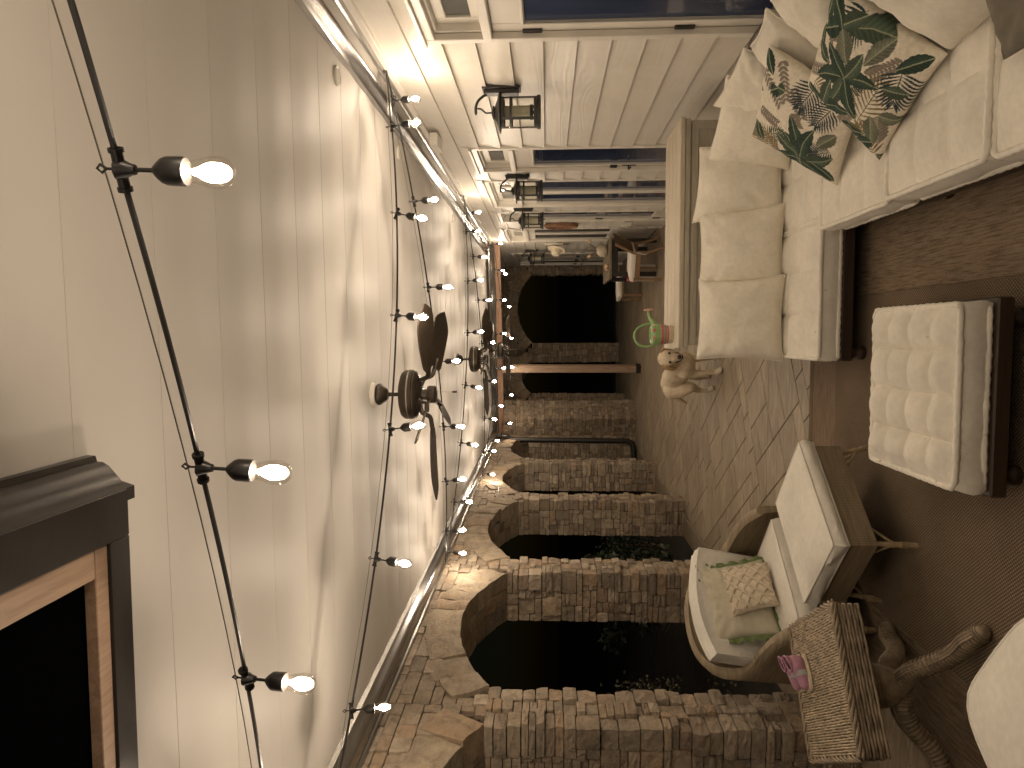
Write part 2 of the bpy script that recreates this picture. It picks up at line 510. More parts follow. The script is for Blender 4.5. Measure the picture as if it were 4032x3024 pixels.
# bulb glass: clear, with reflections by angle
m, t, b = nt('clear_bulb_glass')
t.nodes.remove(b)
tr = N(t, 'ShaderNodeBsdfTransparent'); tr.inputs[0].default_value = (.985, .97, .94, 1)
gl = N(t, 'ShaderNodeBsdfGlossy'); gl.inputs['Roughness'].default_value = .03
lw = N(t, 'ShaderNodeLayerWeight'); lw.inputs[0].default_value = .12
mx = N(t, 'ShaderNodeMixShader')
t.links.new(lw.outputs[1], mx.inputs[0]); t.links.new(tr.outputs[0], mx.inputs[1]); t.links.new(gl.outputs[0], mx.inputs[2])
t.links.new(mx.outputs[0], t.nodes['Material Output'].inputs[0])
M['glass'] = m
m, t, b = nt('lit_filament')
t.nodes.remove(b)
em = N(t, 'ShaderNodeEmission'); em.inputs[0].default_value = (*BULB_COLOR, 1); em.inputs[1].default_value = BULB_GLOW
t.links.new(em.outputs[0], t.nodes['Material Output'].inputs[0])
M['filament'] = m

# ================================================================== THE SETTING
# ---- ground outside
gm = MB().add([(-90, -40, -.16), (90, -40, -.16), (90, 120, -.16), (-90, 120, -.16)], [(0, 1, 2, 3)])
tag(gm.build('ground', M['ground']), kind='structure')

# ---- the arcade wall's own direction: n points into the porch, s runs along it
LW_O = Vector((-2.33, 0, 0)); LW_A = -math.atan(.022)
def lw(s, n=0, z=0):
    c, si = math.cos(LW_A), math.sin(LW_A)
    return Vector((LW_O.x + n * c - s * si, LW_O.y + n * si + s * c, z))
def ceil_z(x): return 2.87 + .012 * x

# ---- floor slab with stamped tiles
WX = 1.68
fl = MB()
fl.add([(lw(-3, -.46).x, -3, -.012), (WX + .1, -3, -.012), (WX + .1, 19, -.012), (-1.9, 19, -.012), (lw(15.2, -.46).x, 15.2, -.012),
        (lw(-3, -.46).x, -3, -.17), (WX + .1, -3, -.17), (WX + .1, 19, -.17), (-1.9, 19, -.17), (lw(15.2, -.46).x, 15.2, -.17)],
       [(0, 1, 2, 3, 4), (9, 8, 7, 6, 5), (0, 5, 6, 1), (1, 6, 7, 2), (2, 7, 8, 3), (3, 8, 9, 4), (4, 9, 5, 0)])
floor = tag(fl.build('floor', M['joint'], smooth=None), kind='structure')

def clip(poly, a, b, c):  # keep a*x + b*y >= c
    out = []
    for i in range(len(poly)):
        p, q = poly[i], poly[(i + 1) % len(poly)]
        dp = a * p[0] + b * p[1] - c; dq = a * q[0] + b * q[1] - c
        if dp >= 0: out.append(p)
        if dp * dq < 0:
            k = dp / (dp - dq); out.append((p[0] + (q[0] - p[0]) * k, p[1] + (q[1] - p[1]) * k))
    return out
def poly_area(p): return abs(sum(p[i][0] * p[(i + 1) % len(p)][1] - p[(i + 1) % len(p)][0] * p[i][1] for i in range(len(p)))) / 2
g = .168
bd = Vector((.842, .54)).normalized(); ad = Vector((bd.y, -bd.x))
occ = set(); tiles = []
sizes = [(4, 2), (3, 2), (2, 2), (4, 3), (2, 3), (2, 1), (1, 2), (4, 2), (2, 4), (3, 1), (4, 1)]
def inside(i, j):
    p = ad * (i * g) + bd * (j * g)
    return -3.0 < p.x < 2.0 and .2 < p.y < 18.4
for j in range(-30, 130):
    for i in range(-130, 40):
        if (i, j) in occ or not inside(i, j): continue
        random.shuffle(sizes)
        for (w, h) in sizes + [(1, 1)]:
            cells = [(i + a, j + bb) for a in range(w) for bb in range(h)]
            if not any(c in occ for c in cells): break
        occ.update(cells)
        tiles.append((i, j, w, h))
jt = .0035
cuts = [5.79, 8.35, 10.9]
tile_polys = []
for (i, j, w, h) in tiles:
    a0, a1, b0, b1 = i * g + jt, (i + w) * g - jt, j * g + jt, (j + h) * g - jt
    P = [tuple(ad * a + bd * bb_) for a, bb_ in ((a0, b0), (a1, b0), (a1, b1), (a0, b1))]
    P = clip(P, 1, -.022, -2.33 - .20)
    if len(P) >= 3: P = clip(P, -1, 0, -(WX + .02))
    pieces = [P]
    for y in cuts:
        nxt = []
        for q in pieces:
            nxt.append(clip(q, 0, 1, y + jt)); nxt.append(clip(q, 0, -1, -(y - jt)))
        pieces = [q for q in nxt if len(q) >= 3 and poly_area(q) > 6e-4]
    tile_polys += [q for q in pieces if len(q) >= 3]
def tile_mb(P, z0=-.010):
    n = len(P); z1 = random.uniform(-.0012, .0)
    cx = sum(p[0] for p in P) / n; cy = sum(p[1] for p in P) / n
    vs = []
    for z, k in ((z0, 0), (z1 - .003, 0), (z1, .004)):
        for p in P:
            d = Vector((cx - p[0], cy - p[1])); l = max(d.length, 1e-4)
            vs.append((p[0] + d.x / l * k, p[1] + d.y / l * k, z))
    fs = [tuple(range(2 * n, 3 * n))]
    for a in range(n):
        b2 = (a + 1) % n
        fs.append((a, b2, n + b2, n + a)); fs.append((n + a, n + b2, 2 * n + b2, 2 * n + a))
    return vs, fs
RUG = (-1.90, .65, 1.0, 4.867)
def seen_tile(P):
    cx = sum(p[0] for p in P) / len(P); cy = sum(p[1] for p in P) / len(P)
    if RUG[0] + .05 < cx < RUG[1] - .05 and cy < RUG[3] - .05: return False
    if cy < 2.6 or (cx > -.1 and cy < 5.6) or cx > 1.66: return False
    return True
vis = sorted([P for P in tile_polys if seen_tile(P)], key=lambda P: -poly_area(P) / (sum(p[1] for p in P) / len(P)) ** 2)
rest = [P for P in tile_polys if not seen_tile(P)] + vis[295:]
for P in vis[:295]:
    vs, fs = tile_mb(P)
    c = Vector((sum(p[0] for p in P) / len(P), sum(p[1] for p in P) / len(P), 0))
    MB().add(vs, fs).build('tile', M['tile'], floor, smooth=None, off=c, loc=c, recalc=False)
mr = MB()
for P in rest:
    vs, fs = tile_mb(P); mr.add(vs, fs)
tag(mr.build('tile_field', M['tile'], floor, smooth=None, recalc=False), kind='stuff')

# ---- ceiling: wide painted boards laid across the porch, slightly bowed
cb = MB().box(-2.45, 1.72, -2.0, 14.7, 2.955, 3.0)
ceiling = tag(cb.build('ceiling', M['trim'], smooth=None), kind='structure')
BW = .383
XL, XR = -2.30, 1.60
k0 = -10
for k in range(k0, 33):
    y0 = 1.955 + BW * k + .0006; y1 = y0 + BW - .0012
    if y1 > 14.5: break
    ns = 12
    vs = []; fs = []
    far_l, far_r = XL, XR
    for x in (far_l, far_r):
        for i in range(ns + 1):
            q = i / ns
            zz = ceil_z(x) + .0019 * math.cos(2 * math.pi * q) + .0006 * q
            vs.append((x, lerp(y0, y1, q), zz))
        vs.append((x, y1, ceil_z(x) + .03)); vs.append((x, y0, ceil_z(x) + .03))
    m_ = ns + 3
    for i in range(m_):
        i2 = (i + 1) % m_
        fs.append((i, i2, m_ + i2, m_ + i))
    fs.append(tuple(range(m_))); fs.append(tuple(range(2 * m_ - 1, m_ - 1, -1)))
    MB().add(vs, fs).build('board', M['ceiling'], ceiling, smooth=30)

# ---- kerb along the outer edge of the floor
kb = MB()
kb.extrude([(-.46, -.16), (-.20, -.16), (-.20, .012), (-.21, .018), (-.45, .018), (-.46, .012)],
           [(lw(s), lw(0, 1) - lw(0, 0)) for s in (-2.8, 3, 8, 15)])
tag(kb.build('kerb', M['kerb'], smooth=None), kind='structure')

# ================================================================== STONE ARCADE
def unit_stones(n=22, seg=4):
    out = []
    for q in range(n):
        bm = bmesh.new()
        bmesh.ops.create_cube(bm, size=1)
        bmesh.ops.subdivide_edges(bm, edges=bm.edges[:], cuts=seg - 1, use_grid_fill=True)
        off = Vector((q * 7.3, q * 3.1, q * 5.7))
        sk = Vector((random.uniform(-.07, .07), random.uniform(-.07, .07), random.uniform(-.05, .05)))
        for v in bm.verts:
            p = v.co.copy()
            e = sum(1 for c in p if abs(c) > .49)
            k = {1: 1.0, 2: .985, 3: .955}.get(e, 1)
            nn = noise.noise_vector(p * 2.3 + off) * .8 + noise.noise_vector(p * 5.5 + off) * .45
            v.co = p * k + nn * (.058 if e == 1 else .034) + Vector((p.z * sk.x, p.x * sk.y, p.y * sk.z)) * .6
        bmesh.ops.recalc_face_normals(bm, faces=bm.faces)
        me = bpy.data.meshes.new('stone'); bm.to_mesh(me); bm.free()
        me.polygons.foreach_set('use_smooth', [False for _ in me.polygons])
        me.materials.append(M['stone'])
        out.append(me)
    return out
STONES = unit_stones()
def stone(parent, x0, x1, y0, y1, z0, z1, rot=None, gap=.005, center=None):
    o = link('stone', random.choice(STONES), parent)
    o.location = center if center is not None else ((x0 + x1) / 2, (y0 + y1) / 2, (z0 + z1) / 2)
    o.scale = (x1 - x0 - gap, y1 - y0 - gap, z1 - z0 - gap)
    fl = random.choice(((1, 1, 1), (-1, -1, 1), (1, -1, -1), (-1, 1, -1)))
    o.scale = [a * b_ for a, b_ in zip(o.scale, fl)]
    if rot is not None: o.rotation_euler = rot
    return o
def cutup(a, b, lo, hi):
    out = [a]
    while b - out[-1] > hi:
        out.append(out[-1] + random.uniform(lo, hi))
        if b - out[-1] < lo * .7:
            out[-1] = (out[-2] + b) / 2 if b - out[-2] > lo else b
            break
    if out[-1] < b - 1e-4: out.append(b)
    return list(zip(out[:-1], out[1:]))
def courses(z0, z1, lo=.055, hi=.14):
    return cutup(z0, z1, lo, hi)
def pillar(label, origin, rotz, s0, s1, n0, n1, ztop, group, backs=True, lo=.055, hi=.125):
    """n = local x, s = local y; root in the middle of the foot"""
    c, si = math.cos(rotz), math.sin(rotz)
    mx, my = (n0 + n1) / 2, (s0 + s1) / 2
    loc = Vector((origin[0] + mx * c - my * si, origin[1] + mx * si + my * c, 0))
    r = thing('stone_pillar', label, 'pillar', loc, rotz, group)
    hx, hy = (n1 - n0) / 2, (s1 - s0) / 2
    MB().box(-hx + .028, hx - .028, -hy + .028, hy - .028, 0, ztop).build('core', M['mortar'], r, smooth=None)
    jut = lambda: random.uniform(-.020, .020)
    def face(a, b_, z0, z1, put):
        for p, q in cutup(a, b_, .05, .17):
            for u, v in cutup(z0, z1, .045, random.choice((.07, .09, .12, .2))): put(p, q, u, v)
    for z0, z1 in courses(.0, ztop, .13, .25):
        cw, d, d2 = random.uniform(.11, .22), random.uniform(.10, .2), random.uniform(.10, .17)
        if d + d2 > 2 * hy - .06: d2 = .10
        for u, v in cutup(z0, z1, .05, random.choice((.08, .11, .15))):
            stone(r, hx - cw, hx + jut(), -hy + jut(), -hy + d, u, v)
        face(-hx, hx - cw, z0, z1, lambda p, q, u, v: stone(r, p, q, -hy + jut(), -hy + .16, u, v))
        if backs:
            for u, v in cutup(z0, z1, .08, .14):
                for p, q in cutup(-hx, hx, .18, .32): stone(r, p, q + (jut() if q > hx - .001 else 0), hy - d2, hy + jut(), u, v)
            stone(r, -hx + jut(), -hx + .14, -hy + .165, hy - d2, z0, z1)
        face(-hy + d, hy - (d2 if backs else 0), z0, z1, lambda p, q, u, v: stone(r, hx - .14, hx + jut(), p, q, u, v))
    return r
ZS, RISE, RING = 2.14, .30, .28
def arch(label, origin, rotz, s0, s1, w0, w1, ztop, group, thick=.46, rise=RISE, nv=9, zs=ZS):
    """opening s0..s1, masonry w0..w1 above the springing"""
    c, si = math.cos(rotz), math.sin(rotz)
    sm = (s0 + s1) / 2
    loc = Vector((origin[0] - sm * si, origin[1] + sm * c, zs))
    r = thing('stone_arch', label, 'arch', loc, rotz, group)
    half = (s1 - s0) / 2
    Rr = half * half / (2 * rise) + rise / 2
    zc = rise - Rr                     # centre height above springing
    th = math.asin(half / Rr)
    # core with an arched underside
    ny = 20
    ys = [w0 - sm] + [half * (2 * i / ny - 1) for i in range(ny + 1)] + [w1 - sm]
    zl = [.03] + [zc + math.sqrt(max((Rr + .03) ** 2 - (half * (2 * i / ny - 1)) ** 2, 0)) for i in range(ny + 1)] + [.03]
    vs = []; fs = []
    for x in (-.03, -thick + .03):
        for y, z in zip(ys, zl): vs.append((x, y, z))
        for y in ys: vs.append((x, y, ztop - zs))
    L = len(ys)
    for o in (0, 2 * L):
        for i in range(L - 1): fs.append((o + i, o + i + 1, o + L + i + 1, o + L + i))
    for i in range(L - 1):
        fs.append((i, i + 1, 2 * L + i + 1, 2 * L + i)); fs.append((L + i, L + i + 1, 3 * L + i + 1, 3 * L + i))
    MB().add(vs, fs).build('core', M['mortar'], r, smooth=None)
    # voussoirs
    edges = [-th]
    ws = [random.uniform(.75, 1.25) for _ in range(nv)]; tot = sum(ws)
    for w in ws: edges.append(edges[-1] + 2 * th * w / tot)
    for a0, a1 in zip(edges[:-1], edges[1:]):
        rt = RING * random.uniform(.9, 1.05); ju = random.uniform(.0, .032); d = random.uniform(.12, .2)
        nu, nr = 4, 5; off = Vector((random.uniform(0, 50), random.uniform(0, 50), 3))
        ga = .004 / Rr
        vs = []; fs = []
        for lay in (0, 1):
            for i in range(nu + 1):
                for j in range(nr + 1):
                    a = lerp(a0 + ga, a1 - ga, i / nu); rad = Rr + rt * j / nr + (0 if j else .002)
                    y, z = rad * math.sin(a), zc + rad * math.cos(a)
                    edge = i in (0, nu) or j in (0, nr)
                    wob = noise.noise_vector(Vector((y * 6, z * 6, 0)) + off)
                    if lay == 0:
                        x = ju - (.016 if edge else 0) + wob.x * .022
                    else:
                        x = -d
                    vs.append((x, y + (wob.y * .006 if edge else 0), z + (wob.z * .006 if edge else 0)))
        id_ = lambda l, i, j: l * (nu + 1) * (nr + 1) + i * (nr + 1) + j
        for i in range(nu):
            for j in range(nr):
                fs.append((id_(0, i, j), id_(0, i + 1, j), id_(0, i + 1, j + 1), id_(0, i, j + 1)))
            fs.append((id_(0, i, 0), id_(0, i + 1, 0), id_(1, i + 1, 0), id_(1, i, 0)))
            fs.append((id_(0, i, nr), id_(0, i + 1, nr), id_(1, i + 1, nr), id_(1, i, nr)))
        for j in range(nr):
            fs.append((id_(0, 0, j), id_(0, 0, j + 1), id_(1, 0, j + 1), id_(1, 0, j)))
            fs.append((id_(0, nu, j), id_(0, nu, j + 1), id_(1, nu, j + 1), id_(1, nu, j)))
        MB().add(vs, fs).build('voussoir', M['voussoir'], r, smooth=25)
    # spandrel stones on the porch face
    for z0, z1 in courses(0.0, ztop - zs, .06, .12):
        for a, b_ in cutup(w0 - sm, w1 - sm, .08, .22):
            yc, zz = (a + b_) / 2, (z0 + z1) / 2
            rad = math.hypot(yc, zz - zc)
            ya = a if abs(a) < abs(b_) else b_
            rin = math.hypot(ya, z0 - zc)
            if (rad < Rr + RING * .8 or rin < Rr + .06) and math.atan2(abs(yc), zz - zc) < th + .01: continue
            stone(r, -.13, random.uniform(-.008, .008), a, b_, z0, z1)
    # soffit stones
    na = max(5, int(2 * th * Rr / .19))
    for row, (x0, x1) in enumerate(((-.29, -.155), (-thick, -.29))):
        for i in range(na):
            a0 = -th + 2 * th * i / na; a1 = a0 + 2 * th / na; a = (a0 + a1) / 2
            rad = Rr + .055
            o = stone(r, x0, x1, 0, (a1 - a0) * Rr, 0, .12, rot=(-a, 0, 0), center=((x0 + x1) / 2, rad * math.sin(a), zc + rad * math.cos(a)))
    return r
PS = [1.38, 3.95, 6.44, 9.08, 11.48]
PW = .42
AG = 'stone pillars of the porch arcade'
PL = ['stone pillar of the arcade standing beside the wicker side table on its outer side',
      'tan stone pillar rising behind the wicker side table with the small shoes',
      'tan stone pillar rising behind the white cushioned wicker armchair',
      'stone pillar second beyond the wicker armchair along the arcade',
      'stone pillar of the arcade next before the black downspout']
for lab, s in zip(PL, PS):
    pillar(lab, LW_O, LW_A, s, s + PW, -.46, 0, ZS + .01, AG)
AL = ['stone arch between the two arcade pillars beside the wicker side table',
      'stone arch between the wicker side table and the wicker armchair, dark shrub seen through it',
      'stone arch just beyond the wicker armchair, long green leaves seen through it',
      'stone arch over the bay before the last arcade pillar',
      'small looking stone arch over the bay behind the black downspout']
ends = [s for s in PS] + [14.12]
for i, lab in enumerate(AL):
    s0, s1 = ends[i] + PW, ends[i + 1]
    arch(lab, LW_O, LW_A, s0, s1, s0 - PW / 2, s1 + PW / 2, 2.79, 'stone arches of the porch arcade')
pillar('stone pillar in line with the arcade, half hidden by the black downspout', LW_O, LW_A, 14.13, 14.55, -.46, 0, 2.75, AG)
# corner pillar turned towards the end bay, and the end walls
pillar('broad stone corner pillar turned at an angle behind the black downspout', (-1.65, 14.1), R(-33), 0, .60, -.5, 0, 2.75, 'stone pillars of the end bay')
F2 = ((-1.31, 16.33), R(-60))
F1 = ((0, 17.6), R(-90))
pillar('narrow dim stone pillar beside the slim arched opening beyond the cedar post', F2[0], F2[1], -.45, -.005, -.45, 0, 2.14, 'stone pillars of the end bay', backs=False)
pillar('dim stone pillar between the slim and the broad openings behind the cedar post', F1[0], F1[1], -.66, -.18, -.45, 0, 2.14, 'stone pillars of the end bay', backs=False)
pillar('dim stone pillar meeting the house wall beyond the white door', F1[0], F1[1], 1.50, 1.92, -.45, 0, 2.14, 'stone pillars of the end bay', backs=False)
arch('dim stone arch over the broad dark opening at the end of the porch', F1[0], F1[1], -.17, 1.50, -.68, 1.95, 3.1, 'stone arches of the end bay', rise=.36, nv=7)
arch('dim stone arch over the slim dark opening behind the cedar post', F2[0], F2[1], 0.0, .84, -.45, .95, 3.1, 'stone arches of the end bay', rise=.22, nv=5)

# ================================================================== HOUSE WALL
HR = Vector((1.7, 8, 0))
house = thing('house', 'cream painted lap sided house wall with glazed doors facing the stone arcade', 'house', HR)
def hb(name, mat, mb, parent=None, smooth=None): return mb.build(name, mat, parent or house, smooth=smooth, off=HR)
hb('wall', M['wall_core'], MB().box(1.86, 2.1, -2.5, 18.4, -.1, 3.1))
OPEN = [(2.35, 4.15), (6.44, 7.38), (7.78, 9.37), (9.72, 10.57), (11.24, 12.76), (14.60, 17.0)]
OTOP = 2.46
LINES = [1.80 + .194 * k for k in range(-9, 5)] + [2.80]
def board(z0, z1, y0, y1):
    b_ = MB(); j = .0015
    pr = [(1.663, z0), (1.664, z0 + .004), (1.6895, z1 + .012), (1.72, z1 + .012), (1.72, z0)]
    vs = [(x, y, z) for y in (y0 + j, y1 - j) for x, z in pr]
    b_.add(vs, [(0, 1, 6, 5), (1, 2, 7, 6), (2, 3, 8, 7), (3, 4, 9, 8), (4, 0, 5, 9), (4, 3, 2, 1, 0), (5, 6, 7, 8, 9)])
    hb('board', M['siding'], b_)
allz = [0.0] + LINES
for z0, z1 in zip(allz[:-1], allz[1:]):
    if z1 > OTOP + .03:
        spans = [(-2.4, 3.2), (3.2, 6.8), (6.8, 10.4), (10.4, 14.0), (14.0, 17.3)] if z0 >= OTOP - .02 else None
    else: spans = None
    if spans is None:
        spans = []
        y = -2.4
        for a, b_ in OPEN:
            spans.append((y, a)); y = b_
        spans.append((y, 17.3))
    for a, b_ in spans:
        if b_ - a > .03: board(z0, min(z1, 2.79), a, b_)
# the course cut by the heads of the openings
for a, b_ in OPEN:
    board(OTOP, 2.576, a, b_)
hb('frieze_board', M['trim'], MB().box(1.652, 1.69, -2.4, 17.3, 2.748, 2.90, .004))
hb('frieze_cap', M['trim'], MB().box(1.640, 1.70, -2.4, 17.3, 2.79, 2.86, .003))

def pane(parent, y0, y1, z0, z1, x, mat):
    return hb('pane', mat, MB().box(x, x + .01, y0, y1, z0, z1), parent)
def frame_mb(y0, y1, z0, z1, w, x0, x1, wb=None, wt=None, c=.004):
    wb = w if wb is None else wb; wt = w if wt is None else wt
    m_ = MB()
    m_.box(x0, x1, y0, y0 + w, z0, z1, c); m_.box(x0, x1, y1 - w, y1, z0, z1, c)
    m_.box(x0 + .001, x1, y0 + w, y1 - w, z1 - wt, z1, c)
    if wb > 0: m_.box(x0 + .001, x1, y0 + w, y1 - w, z0, z0 + wb, c)
    return m_
def doorway(y0, y1, kind, hinge=None, lever=None, glass=None, pmat=None, leaves=1, blank=()):
    pmat = pmat or M['pane']
    hb('casing', M['trim'], frame_mb(y0, y1, 0, OTOP, .055, 1.660, 1.70, wb=0, wt=.05))
    hb('casing_cap', M['trim'], MB().box(1.640, 1.70, y0 - .012, y1 + .012, OTOP, OTOP + .022, .003))
    hb('jamb', M['trim'], frame_mb(y0 + .05, y1 - .05, 0, OTOP - .045, .02, 1.701, 1.86, wb=0))
    hb('transom_bar', M['trim'], MB().box(1.655, 1.86, y0 + .056, y1 - .056, 2.085, 2.135, .004))
    # transom light
    n = leaves
    ya, yb = y0 + .07, y1 - .07
    for i in range(n):
        a, b_ = lerp(ya, yb, i / n), lerp(ya, yb, (i + 1) / n)
        ts = hb('transom', M['trim'], frame_mb(a, b_, 2.136, OTOP - .066, .07, 1.745, 1.78, wb=.06, wt=.06))
        pane(ts, a + .07, b_ - .07, 2.19, OTOP - .12, 1.76, M['pane_transom'])
        zg0, zg1 = glass or (.28, 1.90)
        if i in blank:
            d = hb('door', M['trim'], MB().box(1.700, 1.735, a, b_, .01, 2.084, .004))
            hb('panel', M['trim'], MB().box(1.692, 1.701, a + .12, b_ - .12, 1.15, 1.93, .004), d)
            hb('panel', M['trim'], MB().box(1.692, 1.701, a + .12, b_ - .12, .2, 1.0, .004), d)
        else:
            d = hb('door', M['trim'], frame_mb(a, b_, .01, 2.084, .088, 1.700, 1.735, wb=zg0 - .01, wt=2.084 - zg1))
            hb('glazing_bead', M['trim'], frame_mb(a + .076, b_ - .076, zg0 - .02, zg1 + .02, .016, 1.690, 1.701), d)
            pane(d, a + .086, b_ - .086, zg0 - .004, zg1 + .004, 1.712, pmat)
        if hinge is not None:
            yh = b_ if hinge > 0 else a
            for zh in (1.86, 1.02, .2):
                hb('hinge', M['black_metal'], MB().box(1.688, 1.702, yh - .018, yh + .018, zh - .055, zh + .055, .003), d)
        if lever is not None:
            yl = b_ - .055 if lever > 0 else a + .055
            hb('deadbolt', M['black_metal'], MB().box(1.672, 1.701, yl - .03, yl + .03, 1.08, 1.15, .004), d)
            hb('lever_plate', M['black_metal'], MB().box(1.690, 1.701, yl - .025, yl + .025, .89, 1.03, .004), d)
            hb('lever', M['black_metal'], MB().tube([(1.69, yl, .965), (1.65, yl, .965), (1.645, yl - .05 * lever, .965), (1.645, yl - .11 * lever, .96)], .009, 8), d, smooth=40)
doorway(2.35, 4.15, 'double', hinge=1, leaves=2)
doorway(6.44, 7.38, 'single', lever=1)
doorway(7.78, 9.37, 'double', leaves=2)
doorway(9.72, 10.57, 'single', hinge=1, lever=-1)
doorway(11.24, 12.76, 'double', leaves=2, pmat=M['pane_grey'], glass=(.75, 1.97))
doorway(14.60, 17.0, 'triple', leaves=3, lever=1, blank=(0, 1), pmat=M['pane_grey'])
# outdoor outlet cover and small things on the wall
ob = MB().box(1.615, 1.676, 10.72, 10.83, .52, .68, .012)
tag(ob.build('outlet_cover', M['white_metal'], off=(1.67, 10.78, .6), loc=(1.67, 10.78, .6)), 'clear grey weatherproof outlet cover low on the siding', 'outlet cover')
jb = MB().box(1.55, 1.651, 5.85, 6.12, 2.665, 2.735, .006)
tag(jb.build('junction_box', M['trim'], off=(1.64, 5.98, 2.7), loc=(1.64, 5.98, 2.7)), 'small cream utility box fixed to the frieze above the siding', 'utility box')

# ================================================================== GUTTERS, BEAM, POST, DOWNSPOUT
GP = [(.20, 2.889), (.193, 2.862), (.176, 2.846), (.168, 2.826), (.150, 2.806), (.138, 2.800), (.062, 2.800), (.056, 2.789), (.048, 2.785), (.022, 2.785), (.022, 2.872), (.17, 2.889)]
gt = MB().extrude(GP, [((WX - .004, y, 0), (-1, 0, 0)) for y in (-2, 3.6, 8, 12.62)])
tag(gt.build('gutter', M['gutter'], smooth=28, off=(1.6, 5, 2.8), loc=(1.6, 5, 2.8)), 'long bronze metal gutter running above the siding of the house', 'gutter')
GPL = [(u, z - .042) for u, z in GP]
nd = (lw(0, 1) - lw(0, 0)).normalized()
gt = MB().extrude(GPL, [(lw(s, -.03), nd) for s in (-1.9, 4, 9, 13.98)])
tag(gt.build('gutter', M['gutter'], smooth=28, off=(-2.1, 5, 2.8), loc=(-2.1, 5, 2.8)), 'long bronze metal gutter running above the stone arches', 'gutter')
a_, b_ = Vector((1.60, 12.82, 0)), Vector((-1.98, 13.90, 0))
dr = (b_ - a_).normalized(); pn = Vector((dr.y, -dr.x, 0)); pn = pn if pn.y < 0 else -pn
GPF = [(u - .20, z - .055) for u, z in GP]
gt = MB().extrude(GPF, [(a_, pn), (lerp(a_, b_, .5), pn), (b_, pn)])
tag(gt.build('gutter', M['gutter'], smooth=28, off=(0, 13.3, 2.8), loc=(0, 13.3, 2.8)), 'bronze metal gutter crossing the end of the ceiling above the cedar beam', 'gutter')
bm_ = MB()
mid = (a_ + b_) / 2 - pn * .31
Mx = Matrix.Translation((mid.x, mid.y, 0)) @ Matrix.Rotation(math.atan2(dr.y, dr.x), 4, 'Z')
bm_.box(-1.95, 1.95, -.07, .07, 2.632, 2.80, .006, Mx)
tag(bm_.build('cedar_beam', M['cedar_x'], smooth=None, off=(mid.x, mid.y, 2.6), loc=(mid.x, mid.y, 2.6)), 'orange cedar beam crossing the end of the porch under the gutter', 'beam')
pt = thing('cedar_post', 'square cedar post with a dark foot standing under the beam', 'post', (-.63, 13.60, 0), math.atan2(dr.y, dr.x))
MB().box(-.064, .064, -.064, .064, .05, 2.634, .008).build('shaft', M['cedar'], pt, smooth=None)
MB().box(-.074, .074, -.074, .074, 0, .09, .004).build('foot', M['black_metal'], pt, smooth=None)
ds = MB()
ds.tube(smoothpath([(-1.95, 13.72, 2.74), (-1.97, 13.74, 2.55), (-2.03, 13.80, 2.45), (-2.04, 13.80, 1.5), (-2.05, 13.80, .30), (-2.06, 13.80, .20), (-2.12, 13.80, .115), (-2.3, 13.80, .09), (-2.75, 13.80, .07)], 5), .052, 14)
for z in (2.40, .30): ds.lathe([(.058, z - .02), (.058, z + .02)], 14, c=(-2.038, 13.80, 0))
tag(ds.build('downspout', M['black_metal'], off=(-2.05, 13.8, 0), loc=(-2.05, 13.8, 0)), 'round black downspout with an elbow at the floor beside the corner pillar', 'downspout')

# ================================================================== BOX UNDER THE CEILING (dark metal, pine trim, black cavity)
hr = Vector((-1.05, 1.1, 2.75))
hood = thing('ceiling_box', 'dark metal box with crown edge and pine inner frame fixed under the ceiling', 'ceiling box', hr)
x0, x1, y0, y1, zb = -1.95, -.350, .2, 1.587, 2.756
cr = [(0, zb), (.004, zb + .012), (.010, zb + .030), (.028, zb + .045), (.046, zb + .06), (.055, zb + .075), (.056, zb + .088), (.070, zb + .092), (.072, zb + .125), (-.03, zb + .125), (-.03, zb)]
MB().extrude(cr, [((x1, y0, 0), (1, 0, 0)), ((x1, y1 + .03, 0), (1, 0, 0))]).build('crown', M['hood_metal'], hood, smooth=35, off=hr)
MB().box(x1 - .11, x1 - .001, y0, y1, zb - .002, zb + .11, .002).build('side_rail', M['hood_metal'], hood, smooth=None, off=hr)
MB().box(x0, x1 - .111, y1 - .075, y1, zb - .002, zb + .11, .002).build('end_rail', M['hood_metal'], hood, smooth=None, off=hr)
MB().box(x1 - .175, x1 - .112, y0, y1 - .121, zb + .004, zb + .032, .002).build('trim_board', M['wood_trim'], hood, smooth=None, off=hr)
MB().box(x0, x1 - .112, y1 - .120, y1 - .076, zb + .004, zb + .032, .002).build('trim_board', M['wood_trim'], hood, smooth=None, off=hr)
MB().box(x0, x1 - .176, y0, y1 - .121, zb + .030, zb + .11).build('cavity', M['hood_black'], hood, smooth=None, off=hr)
MB().lathe([(.006, -.004), (.004, .003)], 10, c=(-1.03, y1 - .098, zb + .003)).build('screw', M['black_metal'], hood, off=hr)

